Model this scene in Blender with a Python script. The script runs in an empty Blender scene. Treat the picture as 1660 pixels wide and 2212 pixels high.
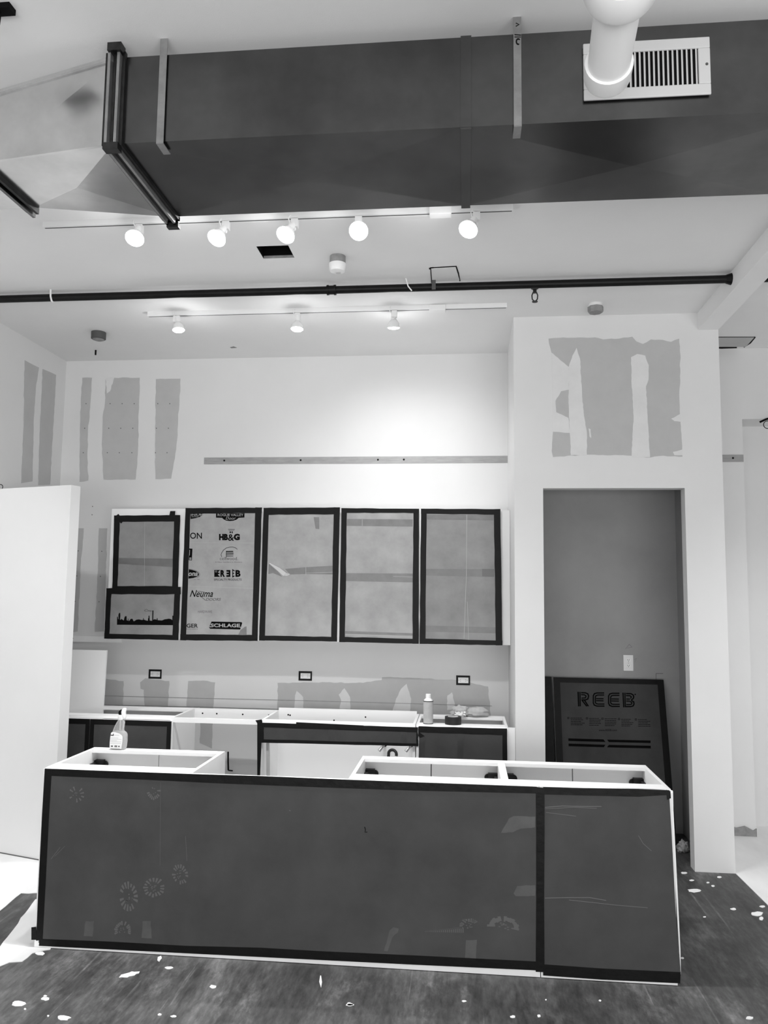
import bpy, bmesh, math, random
from mathutils import Vector, Matrix, noise as mnoise

random.seed(7)
S = bpy.context.scene
COL = S.collection

# ------------------------------------------------------------------ camera
F_PX, CAM_H = 1720.0, 1.76
YAW, PITCH, ROLL = math.radians(-5.871), math.radians(5.794), math.radians(-0.663)
fw = Vector((math.sin(YAW) * math.cos(PITCH), math.cos(YAW) * math.cos(PITCH), math.sin(PITCH)))
r0 = Vector((math.cos(YAW), -math.sin(YAW), 0))
d0 = fw.cross(r0)
rt = math.cos(ROLL) * r0 + math.sin(ROLL) * d0
dn = -math.sin(ROLL) * r0 + math.cos(ROLL) * d0
CAM = Vector((0, 0, CAM_H))
cd = bpy.data.cameras.new('camera')
cd.sensor_fit = 'HORIZONTAL'
cd.sensor_width = 36.0
cd.lens = F_PX / 1660.0 * 36.0
cd.clip_start = 0.05
co = bpy.data.objects.new('camera', cd)
COL.objects.link(co)
co.matrix_world = Matrix((
    (rt.x, -dn.x, -fw.x, CAM.x),
    (rt.y, -dn.y, -fw.y, CAM.y),
    (rt.z, -dn.z, -fw.z, CAM.z),
    (0, 0, 0, 1)))
S.camera = co

# ------------------------------------------------------------------ world, lights, exposure
w = bpy.data.worlds.new('World')
S.world = w
w.use_nodes = True
w.node_tree.nodes['Background'].inputs[0].default_value = (1, 1, 1, 1)
w.node_tree.nodes['Background'].inputs[1].default_value = 0.22
S.view_settings.view_transform = 'Standard'
S.view_settings.look = 'None'
S.view_settings.gamma = 1.0
S.view_settings.use_curve_mapping = False
S.view_settings.exposure = 0.72


def area_light(name, loc, aim, sx, sy, power):
    l = bpy.data.lights.new(name, 'AREA')
    l.shape = 'RECTANGLE'
    l.size, l.size_y = sx, sy
    l.energy = power
    o = bpy.data.objects.new(name, l)
    COL.objects.link(o)
    o.location = loc
    o.rotation_euler = (Vector(aim) - Vector(loc)).to_track_quat('-Z', 'Y').to_euler()
    return o


def spot(name, loc, aim, power, angle=70, blend=0.8, r=0.04):
    l = bpy.data.lights.new(name, 'SPOT')
    l.energy = power
    l.spot_size = math.radians(angle)
    l.spot_blend = blend
    l.shadow_soft_size = r
    o = bpy.data.objects.new(name, l)
    COL.objects.link(o)
    o.location = loc
    o.rotation_euler = (Vector(aim) - Vector(loc)).to_track_quat('-Z', 'Y').to_euler()
    return o


# added fill light behind the camera, tilted up to brighten the ceiling
area_light('fill_light_behind', (0.6, -2.6, 1.2), (0.0, 0.2, 3.6), 7.0, 2.0, 180)
# further ceiling spots of the room, left and right of the view; the front right one is added
spot('ceiling_spot_left', (-3.15, 3.3, 3.6), (-4.1, 5.1, 1.3), 72, 90, 1.0, 0.05)
spot('fill_spot_front_right', (2.7, 2.9, 3.6), (2.1, 4.0, 0.0), 290, 75, 1.0, 0.05)  # added fill spot, lifts the brightness of the right floor
spot('ceiling_spot_right', (3.05, 3.9, 3.6), (2.75, 5.6, 0.2), 95, 80, 0.9, 0.05)

SPOT_FRONT, SPOT_BACK, SPOT_WALL = 54, 50, 30


# ------------------------------------------------------------------ pixel helpers: a pixel to a point of a real plane
def ray(x, y):
    return rt * ((x - 830) / F_PX) + dn * ((y - 1106) / F_PX) + fw


class Plane:
    def __init__(self, p, n):
        self.p, self.n = Vector(p), Vector(n).normalized()

    def at(self, x, y, off=0.0):
        d = ray(x, y)
        p = self.p + self.n * off
        return CAM + d * ((p - CAM).dot(self.n) / d.dot(self.n))


def PLY(Y):
    return Plane((0, Y, 0), (0, -1, 0))


def onY(x, y, Y):
    return PLY(Y).at(x, y)


def onZ(x, y, Z=0.0):
    d = ray(x, y)
    return CAM + d * ((Z - CAM.z) / d.z)


# ------------------------------------------------------------------ materials
MATS = {}


def mat(name, v, rough=0.6, metal=0.0, var=0.0, scale=4.0, bump=0.0, bscale=60.0, stretch=(1, 1, 1), rot=(0, 0, 0),
        emit=0.0, trans=0.0, lo=None, hi=None, detail=6.0, spec=0.5):
    m = bpy.data.materials.new(name)
    m.use_nodes = True
    nt = m.node_tree
    b = nt.nodes['Principled BSDF']
    b.inputs['Base Color'].default_value = (v, v, v, 1)
    b.inputs['Roughness'].default_value = rough
    b.inputs['Metallic'].default_value = metal
    b.inputs['Specular IOR Level'].default_value = spec
    if trans:
        b.inputs['Transmission Weight'].default_value = trans
        b.inputs['IOR'].default_value = 1.3
    if emit:
        b.inputs['Emission Color'].default_value = (1, 1, 1, 1)
        b.inputs['Emission Strength'].default_value = emit
    if var or bump:
        tc = nt.nodes.new('ShaderNodeTexCoord')
        mp = nt.nodes.new('ShaderNodeMapping')
        mp.inputs['Scale'].default_value = stretch
        mp.inputs['Rotation'].default_value = rot
        nt.links.new(tc.outputs['Object'], mp.inputs['Vector'])
    if var:
        n1 = nt.nodes.new('ShaderNodeTexNoise')
        n1.inputs['Scale'].default_value = scale
        n1.inputs['Detail'].default_value = detail
        n1.inputs['Roughness'].default_value = 0.62
        nt.links.new(mp.outputs['Vector'], n1.inputs['Vector'])
        cr = nt.nodes.new('ShaderNodeValToRGB')
        a = max(0.0, v * (1 - var)) if lo is None else lo
        c = v * (1 + var) if hi is None else hi
        cr.color_ramp.elements[0].position = 0.3
        cr.color_ramp.elements[1].position = 0.7
        cr.color_ramp.elements[0].color = (a, a, a, 1)
        cr.color_ramp.elements[1].color = (c, c, c, 1)
        nt.links.new(n1.outputs['Fac'], cr.inputs['Fac'])
        nt.links.new(cr.outputs['Color'], b.inputs['Base Color'])
    if bump:
        n2 = nt.nodes.new('ShaderNodeTexNoise')
        n2.inputs['Scale'].default_value = bscale
        n2.inputs['Detail'].default_value = 4
        nt.links.new(mp.outputs['Vector'], n2.inputs['Vector'])
        bp = nt.nodes.new('ShaderNodeBump')
        bp.inputs['Strength'].default_value = bump
        bp.inputs['Distance'].default_value = 0.004
        nt.links.new(n2.outputs['Fac'], bp.inputs['Height'])
        nt.links.new(bp.outputs['Normal'], b.inputs['Normal'])
    MATS[name] = m
    return m


mat('wall_paint', 0.71, 0.75, var=0.025, scale=1.3, bump=0.06, bscale=150)
mat('ceiling_paint', 0.80, 0.8, var=0.03, scale=1.0, bump=0.10, bscale=220)
mat('drywall', 0.47, 0.85, var=0.04, scale=7)
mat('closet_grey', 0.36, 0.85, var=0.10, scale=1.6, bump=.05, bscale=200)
mat('compound', 0.70, 0.8, var=0.05, scale=6)
mat('white_cab', 0.86, 0.35)
mat('white_edge', 0.90, 0.4)
mat('white_plastic', 0.8, 0.35)
mat('cream_pipe', 0.84, 0.4)
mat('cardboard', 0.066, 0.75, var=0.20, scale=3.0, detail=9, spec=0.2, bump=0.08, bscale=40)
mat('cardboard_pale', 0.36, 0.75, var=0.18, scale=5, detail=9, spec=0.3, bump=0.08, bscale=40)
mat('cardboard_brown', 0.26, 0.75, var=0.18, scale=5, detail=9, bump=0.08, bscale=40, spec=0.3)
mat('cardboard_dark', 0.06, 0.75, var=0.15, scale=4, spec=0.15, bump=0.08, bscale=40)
mat('tape_residue', 0.085, 0.6, var=0.15, scale=12)
mat('packing_tape', 0.185, 0.4, var=0.12, scale=15)
mat('packing_tape_deep', 0.11, 0.4)
mat('packing_tape_brown', 0.16, 0.4, var=0.12, scale=15)
mat('packing_tape_dark', 0.035, 0.4, var=0.12, scale=15)
mat('scuff', 0.115, 0.8)
mat('scuff_pale', 0.42, 0.8)
mat('scuff_mid', 0.16, 0.8)
mat('black_tape', 0.006, 0.45, bump=0.7, bscale=22, stretch=(1, 1, 1), spec=0.16)
mat('print_ink', 0.004, 0.8, spec=0.05)
mat('print_ink_grey', 0.09, 0.8, spec=0.05)
mat('black_pipe', 0.004, 0.45, var=0.5, scale=20, spec=0.2)
mat('black', 0.003, 0.7, spec=0.1)
mat('dark_plastic', 0.018, 0.5, spec=0.3)
mat('dark_grey', 0.07, 0.6)
mat('mid_grey', 0.25, 0.6, var=0.2, scale=30)
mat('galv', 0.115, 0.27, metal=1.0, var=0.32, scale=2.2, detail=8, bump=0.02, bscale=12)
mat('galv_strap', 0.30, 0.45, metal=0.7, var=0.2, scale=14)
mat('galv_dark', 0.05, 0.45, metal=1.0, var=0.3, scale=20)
mat('galv_lit', 0.66, 0.2, metal=1.0, var=0.15, scale=4, bump=0.03, bscale=9)  # same duct metal made lighter: bright reflections put into the colour
mat('steel_strip', 0.33, 0.55, metal=0.3, var=0.15, scale=9, stretch=(1, 1, 6))
mat('bare_steel', 0.4, 0.35, metal=0.9)
mat('register_white', 0.55, 0.45)
mat('bulb_lit', 1.0, 0.5, emit=30)
mat('bulb_lit_soft', 1.0, 0.5, emit=12)
mat('bulb_glass', 0.75, 0.15, spec=0.6)
mat('clear_plastic', 0.75, 0.12, trans=0.75)
mat('liquid', 0.6, 0.3)
mat('label_paper', 0.8, 0.6)
mat('rag_cloth', 0.42, 0.9, var=0.12, scale=25, bump=0.3, bscale=60)
mat('paint_white', 0.85, 0.5)
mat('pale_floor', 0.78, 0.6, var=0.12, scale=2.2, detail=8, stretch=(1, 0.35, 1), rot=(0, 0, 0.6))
mat('wood_edge', 0.55, 0.6, var=0.1, scale=10)


def floor_mat():
    m = bpy.data.materials.new('dark_concrete')
    m.use_nodes = True
    nt = m.node_tree
    L = nt.links.new
    b = nt.nodes['Principled BSDF']
    b.inputs['Roughness'].default_value = 0.5
    b.inputs['Specular IOR Level'].default_value = 0.35
    tc = nt.nodes.new('ShaderNodeTexCoord')

    def nz(scale, stretch, rot, det=8, rg=0.65):
        mp = nt.nodes.new('ShaderNodeMapping')
        mp.inputs['Scale'].default_value = stretch
        mp.inputs['Rotation'].default_value = (0, 0, rot)
        L(tc.outputs['Object'], mp.inputs['Vector'])
        n = nt.nodes.new('ShaderNodeTexNoise')
        n.inputs['Scale'].default_value = scale
        n.inputs['Detail'].default_value = det
        n.inputs['Roughness'].default_value = rg
        L(mp.outputs['Vector'], n.inputs['Vector'])
        return n

    def ramp(n, p0, c0, p1, c1):
        r = nt.nodes.new('ShaderNodeValToRGB')
        r.color_ramp.elements[0].position, r.color_ramp.elements[1].position = p0, p1
        r.color_ramp.elements[0].color = (c0, c0, c0, 1)
        r.color_ramp.elements[1].color = (c1, c1, c1, 1)
        L(n.outputs['Fac'], r.inputs['Fac'])
        return r
    big = ramp(nz(1.3, (1, 0.5, 1), 0.35, 10, 0.7), 0.30, 0.016, 0.70, 0.125)
    streak = ramp(nz(8, (1, 0.10, 1), -0.12), 0.32, 0.5, 0.74, 1.7)
    fine = ramp(nz(45, (1, 0.25, 1), 0.2, 8), 0.3, 0.55, 0.75, 1.5)
    dust = ramp(nz(3.2, (1, 0.6, 1), 0.9, 12, 0.72), 0.52, 0.95, 0.70, 2.3)
    scr = ramp(nz(26, (1, 0.03, 1), 0.25, 3, 0.5), 0.66, 1.0, 0.72, 2.0)

    def mul(a, c):
        x = nt.nodes.new('ShaderNodeMixRGB')
        x.blend_type = 'MULTIPLY'
        x.inputs[0].default_value = 1
        L(a.outputs[0], x.inputs[1])
        L(c.outputs[0], x.inputs[2])
        return x
    L(mul(mul(mul(mul(big, streak), fine), dust), scr).outputs[0], b.inputs['Base Color'])
    MATS['dark_concrete'] = m


floor_mat()


# ------------------------------------------------------------------ mesh building
ORG = {}


def origin_of(o):
    return ORG.get(o.name, Vector((0, 0, 0))) if o else Vector((0, 0, 0))


def tag(o, label=None, cat=None, group=None, kind=None):
    if label: o['label'] = label
    if cat: o['category'] = cat
    if group: o['group'] = group
    if kind: o['kind'] = kind
    return o


def thing(name, loc, label, cat, group=None):
    o = bpy.data.objects.new(name, None)
    o.empty_display_size = 0.05
    COL.objects.link(o)
    o.location = loc
    ORG[o.name] = Vector(loc)
    return tag(o, label, cat, group)


class MB:
    def __init__(self):
        self.v, self.f = [], []

    def add(self, vs, fs):
        k = len(self.v)
        self.v += [Vector(p) for p in vs]
        self.f += [[i + k for i in f] for f in fs]
        return self

    def box(self, x0, x1, y0, y1, z0, z1):
        vs = [(x, y, z) for x in (x0, x1) for y in (y0, y1) for z in (z0, z1)]
        return self.add(vs, [(0, 1, 3, 2), (4, 6, 7, 5), (0, 4, 5, 1), (2, 3, 7, 6), (0, 2, 6, 4), (1, 5, 7, 3)])

    def hexa(self, a, b):
        """two matching quads a, b -> closed hexahedron"""
        vs = list(a) + list(b)
        return self.add(vs, [(0, 1, 2, 3), (7, 6, 5, 4), (0, 4, 5, 1), (1, 5, 6, 2), (2, 6, 7, 3), (3, 7, 4, 0)])

    def poly(self, pts, d):
        """polygon pts extruded by vector d"""
        n = len(pts)
        d = Vector(d)
        vs = [Vector(p) for p in pts] + [Vector(p) + d for p in pts]
        fs = [tuple(range(n)), tuple(range(2 * n - 1, n - 1, -1))]
        fs += [(i, (i + 1) % n, (i + 1) % n + n, i + n) for i in range(n)]
        return self.add(vs, fs)

    def bar(self, a, b, wid, hgt, up=(0, 0, 1)):
        a, b = Vector(a), Vector(b)
        d = (b - a).normalized()
        u = Vector(up)
        s = d.cross(u)
        if s.length < 1e-4:
            s = d.cross(Vector((0, 1, 0)))
        s.normalize()
        u = s.cross(d).normalized()
        s *= wid / 2
        u *= hgt / 2
        return self.hexa([a - s - u, a + s - u, a + s + u, a - s + u], [b - s - u, b + s - u, b + s + u, b - s + u])

    def tube(self, path, r, n=12, cap=True):
        path = [Vector(p) for p in path]
        rs = r if isinstance(r, (list, tuple)) else [r] * len(path)
        rings = []
        k = len(self.v)
        ref = None
        for i, p in enumerate(path):
            if i == 0: d = path[1] - p
            elif i == len(path) - 1: d = p - path[i - 1]
            else: d = path[i + 1] - path[i - 1]
            if d.length < 1e-7:
                d = path[-1] - path[0]
            d.normalize()
            if ref is None:
                ref = d.orthogonal().normalized()
            a = (ref - d * ref.dot(d))
            a = a.normalized() if a.length > 1e-4 else d.orthogonal().normalized()
            ref = a
            b = d.cross(a)
            for j in range(n):
                t = 2 * math.pi * j / n
                self.v.append(p + (a * math.cos(t) + b * math.sin(t)) * rs[i])
        for i in range(len(path) - 1):
            for j in range(n):
                a0, a1 = k + i * n + j, k + i * n + (j + 1) % n
                self.f.append([a0, a1, a1 + n, a0 + n])
        if cap:
            self.f.append([k + j for j in range(n)][::-1])
            self.f.append([k + (len(path) - 1) * n + j for j in range(n)])
        return self

    def lathe(self, base, axis, prof, n=24):
        """prof: list of (distance along axis, radius)"""
        base, axis = Vector(base), Vector(axis).normalized()
        a = axis.orthogonal().normalized()
        b = axis.cross(a)
        k = len(self.v)
        for h, r in prof:
            for j in range(n):
                t = 2 * math.pi * j / n
                self.v.append(base + axis * h + (a * math.cos(t) + b * math.sin(t)) * max(r, 1e-4))
        m = len(prof)
        for i in range(m - 1):
            for j in range(n):
                a0, a1 = k + i * n + j, k + i * n + (j + 1) % n
                self.f.append([a0, a1, a1 + n, a0 + n])
        self.f.append([k + j for j in range(n)][::-1])
        self.f.append([k + (m - 1) * n + j for j in range(n)])
        return self

    def build(self, name, material, parent=None, smooth=False, label=None, cat=None, group=None, kind=None, bevel=0.0, origin=None):
        me = bpy.data.meshes.new(name)
        if parent is not None:
            o0 = origin_of(parent)
        elif origin is not None:
            o0 = Vector(origin)
        else:
            xs = [p.x for p in self.v]; ys = [p.y for p in self.v]; zs = [p.z for p in self.v]
            o0 = Vector(((min(xs) + max(xs)) / 2, (min(ys) + max(ys)) / 2, min(zs)))
        me.from_pydata([tuple(p - o0) for p in self.v], [], self.f)
        bm = bmesh.new()
        bm.from_mesh(me)
        bmesh.ops.recalc_face_normals(bm, faces=bm.faces)
        bm.to_mesh(me)
        bm.free()
        me.materials.append(MATS[material])
        o = bpy.data.objects.new(name, me)
        COL.objects.link(o)
        if smooth:
            for p in me.polygons: p.use_smooth = True
            es = o.modifiers.new('edges', 'EDGE_SPLIT')
            es.split_angle = math.radians(40)
        if bevel:
            bv = o.modifiers.new('bevel', 'BEVEL')
            bv.width = bevel
            bv.segments = 2
            bv.limit_method = 'ANGLE'
        if parent is not None:
            o.parent = parent
        else:
            o.location = o0
        ORG[o.name] = o0
        return tag(o, label, cat, group, kind)


def rough_edge(px, step=9.0, amp=1.2, seed=0):
    """a pixel polygon with ragged edges"""
    rnd = random.Random(seed)
    out = []
    n = len(px)
    for i in range(n):
        a, b = px[i], px[(i + 1) % n]
        dx, dy = b[0] - a[0], b[1] - a[1]
        l = math.hypot(dx, dy)
        m = max(1, int(l / step))
        for k in range(m):
            t = k / m
            j = 0 if k == 0 else rnd.uniform(-amp, amp)
            out.append((a[0] + dx * t - dy / l * j, a[1] + dy * t + dx / l * j))
    return out


def slab(name, px, pl, t, material, parent, off=0.0, kind=None, label=None):
    """a thin sheet on plane pl; px are its outline's pixels, each taken to the plane"""
    pts = [pl.at(x, y, off) for x, y in px]
    return MB().poly(pts, pl.n * t).build(name, material, parent, kind=kind, label=label)


def polys(name, pxs, pl, t, material, parent, off=0.0, kind=None):
    m = MB()
    for px in pxs:
        m.poly([pl.at(x, y, off) for x, y in px], pl.n * t)
    return m.build(name, material, parent, kind=kind)


def ribbon_px(path, wd):
    """outline quads of a polyline with width wd in pixels"""
    out = []
    for (x0, y0), (x1, y1) in zip(path[:-1], path[1:]):
        dx, dy = x1 - x0, y1 - y0
        l = math.hypot(dx, dy) or 1
        ex, ey = dx / l * wd * 0.25, dy / l * wd * 0.25
        nx, ny = -dy / l * wd / 2, dx / l * wd / 2
        out.append([(x0 - ex + nx, y0 - ey + ny), (x1 + ex + nx, y1 + ey + ny), (x1 + ex - nx, y1 + ey - ny), (x0 - ex - nx, y0 - ey - ny)])
    return out


def lines(name, items, pl, t, material, parent, off=0.0):
    for path, wd in items:
        m = MB()
        n = len(path)
        up, lo = [], []
        for i in range(n):
            a, b = path[max(0, i - 1)], path[min(n - 1, i + 1)]
            dx, dy = b[0] - a[0], b[1] - a[1]
            l = math.hypot(dx, dy) or 1
            up.append((path[i][0] - dy / l * wd / 2, path[i][1] + dx / l * wd / 2))
            lo.append((path[i][0] + dy / l * wd / 2, path[i][1] - dx / l * wd / 2))
        m.poly([pl.at(x, y, off) for x, y in up + lo[::-1]], pl.n * t)
        m.build(name, material, parent)


def arc_px(cx, cy, rx, ry, a0, a1, n=14):
    return [(cx + rx * math.cos(math.radians(a0 + (a1 - a0) * i / n)), cy + ry * math.sin(math.radians(a0 + (a1 - a0) * i / n))) for i in range(n + 1)]


def text(s, pl, x0, x1, yb, yt, material, parent, bold=0.0, shear=0.0, dy=0.0, off=0.0012, name='lettering', flip=False):
    cu = bpy.data.curves.new('t', 'FONT')
    cu.body = s
    cu.offset = bold
    cu.shear = shear
    cu.resolution_u = 3
    to = bpy.data.objects.new('t', cu)
    COL.objects.link(to)
    dg = bpy.context.evaluated_depsgraph_get()
    me = to.evaluated_get(dg).to_mesh()
    vs = [v.co.copy() for v in me.vertices]
    fs = [list(p.vertices) for p in me.polygons]
    to.evaluated_get(dg).to_mesh_clear()
    bpy.data.objects.remove(to)
    bpy.data.curves.remove(cu)
    mx0, mx1 = min(v.x for v in vs), max(v.x for v in vs)
    my0, my1 = min(v.y for v in vs), max(v.y for v in vs)
    m = MB()
    pts = []
    for v in vs:
        u = (v.x - mx0) / (mx1 - mx0)
        if flip: u = 1 - u
        h = (v.y - my0) / (my1 - my0)
        pts.append(pl.at(x0 + (x1 - x0) * u, yb + dy * u + (yt - yb) * h, off))
    m.add(pts, fs)
    return m.build(name, material, parent)


def quad_tape(outer, inner, pl, parent, off, t=0.0012, seed=0):
    """four strips of tape around a sheet: outer and inner corners as pixels, TL TR BR BL"""
    rnd = random.Random(seed)
    res = []
    names = [(0, 1), (1, 2), (2, 3), (3, 0)]
    for k, (a, b) in enumerate(names):
        oa, ob, ib, ia = outer[a], outer[b], inner[b], inner[a]
        # strips run the full length and lap at the corners
        def lerp(p, q, u): return (p[0] + (q[0] - p[0]) * u, p[1] + (q[1] - p[1]) * u)
        d = (ob[0] - oa[0], ob[1] - oa[1])
        l = math.hypot(*d)
        e = (d[0] / l, d[1] / l)
        n = (-e[1], e[0])
        wa = (ia[0] - oa[0]) * n[0] + (ia[1] - oa[1]) * n[1]
        wb = (ib[0] - ob[0]) * n[0] + (ib[1] - ob[1]) * n[1]
        m = 10
        out, inn = [], []
        for i in range(m + 1):
            u = i / m
            p = lerp(oa, ob, u)
            wd = wa + (wb - wa) * u + (rnd.uniform(-0.5, 0.5) if 0 < i < m else 0)
            j = rnd.uniform(-0.4, 0.4)
            out.append((p[0] + n[0] * j, p[1] + n[1] * j))
            inn.append((p[0] + n[0] * wd, p[1] + n[1] * wd))
        res.append(slab('tape_strip', out + inn[::-1], pl, t, 'black_tape', parent, off + 0.0004 * (k % 2)))
    return res


# ================================================================== THE SETTING
ZC = 3.70          # ceiling
YB = 6.34          # back wall
YL = YB            # the wall behind the base cabinets
YCOL = 5.50        # front of the closet wall
XL = -3.40         # left wall
XA = 0.335         # closet wall, left side
XD0, XD1, ZD = 0.53, 1.471, 2.486
XE = 1.722         # closet wall, right end


def struct(m, name, material, **k):
    return m.build(name, material, None, kind='structure', origin=(0, 0, 0), **k)


floor = struct(MB().box(-5.0, 5.0, -2.6, 7.0, -0.12, 0), 'floor', 'dark_concrete')

# ceiling with the cut-out between the lamps
hx0, hx1, hy0, hy1 = -1.18, -0.995, 4.23, 4.40
c = MB()
c.box(-5, hx0, -2.6, 7, ZC, ZC + 0.1).box(hx1, 5, -2.6, 7, ZC, ZC + 0.1)
c.box(hx0, hx1, -2.6, hy0, ZC, ZC + 0.1).box(hx0, hx1, hy1, 7, ZC, ZC + 0.1)
ceiling = struct(c, 'ceiling', 'ceiling_paint')
m = MB()
m.box(hx0 - .3, hx1 + .3, hy0 - .3, hy1 + .3, ZC + 0.42, ZC + 0.44)
for (a, b, cc, d) in ((hx0 - .3, hx0 - .28, hy0 - .3, hy1 + .3), (hx1 + .28, hx1 + .3, hy0 - .3, hy1 + .3), (hx0 - .28, hx1 + .28, hy0 - .3, hy0 - .28), (hx0 - .28, hx1 + .28, hy1 + .28, hy1 + .3)):
    m.box(a, b, cc, d, ZC + 0.1, ZC + 0.42)
for (a, b, cc, d) in ((hx0, hx0 + .002, hy0, hy1), (hx1 - .002, hx1, hy0, hy1), (hx0 + .002, hx1 - .002, hy0, hy0 + .002), (hx0 + .002, hx1 - .002, hy1 - .002, hy1)):
    m.box(a, b, cc, d, ZC + 0.002, ZC + 0.1)
m.build('cavity_dark_liner', 'black', ceiling)  # black liner: the shade inside the hole is put into its colour
m = MB()
m.box(hx0 + .002, hx1 - .002, hy1 - 0.006, hy1 - .0025, ZC + 0.001, ZC + 0.016)
m.build('cutout_edge', 'mid_grey', ceiling)
PC = Plane((0, 0, ZC), (0, 0, -1))

wall_back = struct(MB().box(XL - .1, 2.142, YB, YB + 0.28, 0, ZC).box(2.142, 5.0, YB, YB + 0.28, 3.136, ZC), 'wall_back', 'wall_paint')
wall_recess = struct(MB().box(2.0, 5.0, YB + 0.28, YB + 0.4, 0, ZC), 'wall_recess', 'wall_paint')
wall_left = struct(MB().box(XL - 0.12, XL, -2.6, YB, 0, ZC), 'wall_left', 'wall_paint')
wall_lower = wall_back
m = MB()
m.box(XA, XD0, YCOL, YCOL + .1, 0, ZC).box(XD1, XE, YCOL, YCOL + .1, 0, ZC).box(XD0, XD1, YCOL, YCOL + .1, ZD, ZC)
m.box(XA, XA + .1, YCOL + .1, YB, 0, ZC).box(XE - .1, XE, YCOL + .1, YB, 0, ZC)
wall_closet = struct(m, 'wall_closet', 'wall_paint')
# added grey lining: the closet's shade is put into its darker colour
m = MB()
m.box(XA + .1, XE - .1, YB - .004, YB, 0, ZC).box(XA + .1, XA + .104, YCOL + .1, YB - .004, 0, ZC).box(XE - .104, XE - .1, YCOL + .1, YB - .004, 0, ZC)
struct(m, 'wall_closet_shade_lining', 'closet_grey')

# free-standing end of the partition on the left, at a slight angle
a0, a1 = Vector((-2.655, 5.10, 0)), Vector((-3.44, 5.34, 0))
dv = (a1 - a0).normalized()
nv = Vector((dv.y, -dv.x, 0))
if nv.y < 0: nv = -nv
q = [a0, a1, a1 + nv * 0.085, a0 + nv * 0.085]
wall_partition = struct(MB().poly(q, (0, 0, 2.462)), 'wall_partition', 'wall_paint')
struct(MB().bar(a0 - nv * .002 + Vector((0, 0, .004)), a1 - nv * .002 + Vector((0, 0, .004)), .006, .008), 'trim_1', 'dark_grey')

beam = struct(MB().box(1.586, XE, -2.6, 2.52, 3.579, ZC).box(1.586, XE, 2.52, 3.12, 3.66, ZC).box(1.586, XE, 3.12, YCOL, 3.579, ZC), 'beam', 'ceiling_paint')

# ---- bare drywall patches and joint compound
PB, PLW, PCO = PLY(YB), PLY(YL), PLY(YCOL)
PLEFT = Plane((XL, 0, 0), (1, 0, 0))
k = 0
for px in ([(178, 816), (199, 816), (195, 880), (190, 930), (189, 990), (191, 1038), (172, 1041), (173, 940), (175, 860)],
           [(228, 818), (247, 816), (302, 816), (302, 845), (299, 900), (300, 940), (297, 990), (293, 1036), (224, 1036), (220, 960), (222, 900), (227, 870)],
           [(337, 819), (390, 818), (388, 865), (385, 905), (384, 940), (378, 990), (370, 1034), (336, 1035), (335, 960)],
           [(166, 1141), (181, 1141), (175, 1215), (168, 1364), (151, 1367), (149, 1301), (156, 1264), (159, 1157)],
           [(214, 1141), (232, 1141), (225, 1364), (205, 1365), (211, 1240)]):
    k += 1
    slab('drywall_patch', rough_edge(px, 9, 0.8, k), PB, 0.0015, 'drywall', wall_back)
for px in ([(228, 818), (232, 816), (247, 816), (238, 845), (231, 850)],):
    slab('compound_smear', rough_edge(px, 6, 1.2, 51), PB, 0.0022, 'compound', wall_back)
dots = []
for x, y in ((186, 872), (183, 925), (180, 978), (238, 872), (264, 872), (290, 872), (235, 925), (261, 925), (287, 925), (232, 978), (258, 978), (285, 978), (341, 872), (367, 872), (338, 925), (364, 925), (336, 978), (361, 978), (169, 1190), (166, 1244), (162, 1299), (220, 1191), (217, 1245), (214, 1300), (200, 1094), (199, 1112)):
    dots.append(arc_px(x, y, 1.1, 1.1, 0, 315, 7))
polys('screw_heads', dots, PB, 0.0006, 'dark_grey', wall_back, 0.0016)
for px in ([(53, 778), (84, 794), (78, 830), (73, 900), (70, 1040), (45, 1044), (50, 930)],
           [(92, 797), (121, 810), (116, 900), (108, 1047), (82, 1048), (86, 920)]):
    k += 1
    slab('drywall_patch', rough_edge(px, 9, 0.6, k), PLEFT, 0.0015, 'drywall', wall_left)
for px in ([(228, 1466), (240, 1468), (267, 1471), (266, 1524), (222, 1524)],
           [(303, 1474), (314, 1465), (330, 1468), (366, 1471), (363, 1527), (313, 1525), (311, 1490), (304, 1488)],
           [(407, 1471), (440, 1470), (465, 1474), (461, 1527), (458, 1617), (432, 1605), (433, 1555), (432, 1528), (403, 1527)],
           [(600, 1475), (673, 1474), (785, 1475), (825, 1469), (826, 1463), (889, 1464), (984, 1469), (1022, 1476), (1055, 1483), (1061, 1550), (600, 1536)]):
    k += 1
    slab('drywall_patch', rough_edge(px, 8, 1.0, k), PLW, 0.0015, 'drywall', wall_lower)


def c3(pts): return [(540 + x * .3494, 1380 + y * .3494) for x, y in pts]


for px in ([(275, 430), (280, 350), (290, 322), (330, 360), (332, 432)], [(555, 432), (565, 380), (550, 345), (585, 305), (620, 360), (622, 435)],
           [(882, 450), (905, 370), (935, 310), (970, 278), (998, 370), (990, 450)], [(1220, 440), (1222, 350), (1250, 330), (1268, 400), (1268, 440)]):
    k += 1
    slab('compound_smear', rough_edge(c3(px), 6, 0.8, k), PLW, 0.0024, 'compound', wall_lower)
# pencil line and the drywall joint just above the cabinets
polys('pencil_line', ribbon_px([(223, 1503), (420, 1508), (640, 1513), (860, 1519), (1063, 1525)], 1.0), PLW, 0.0006, 'mid_grey', wall_lower, 0.0025)
polys('joint_line', ribbon_px([(223, 1523), (430, 1527), (600, 1532), (880, 1540)], 1.1), PLW, 0.0006, 'mid_grey', wall_lower, 0.0025)


def c6(pts): return [(1080 + x * .3494, 660 + y * .3494) for x, y in pts]


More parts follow.
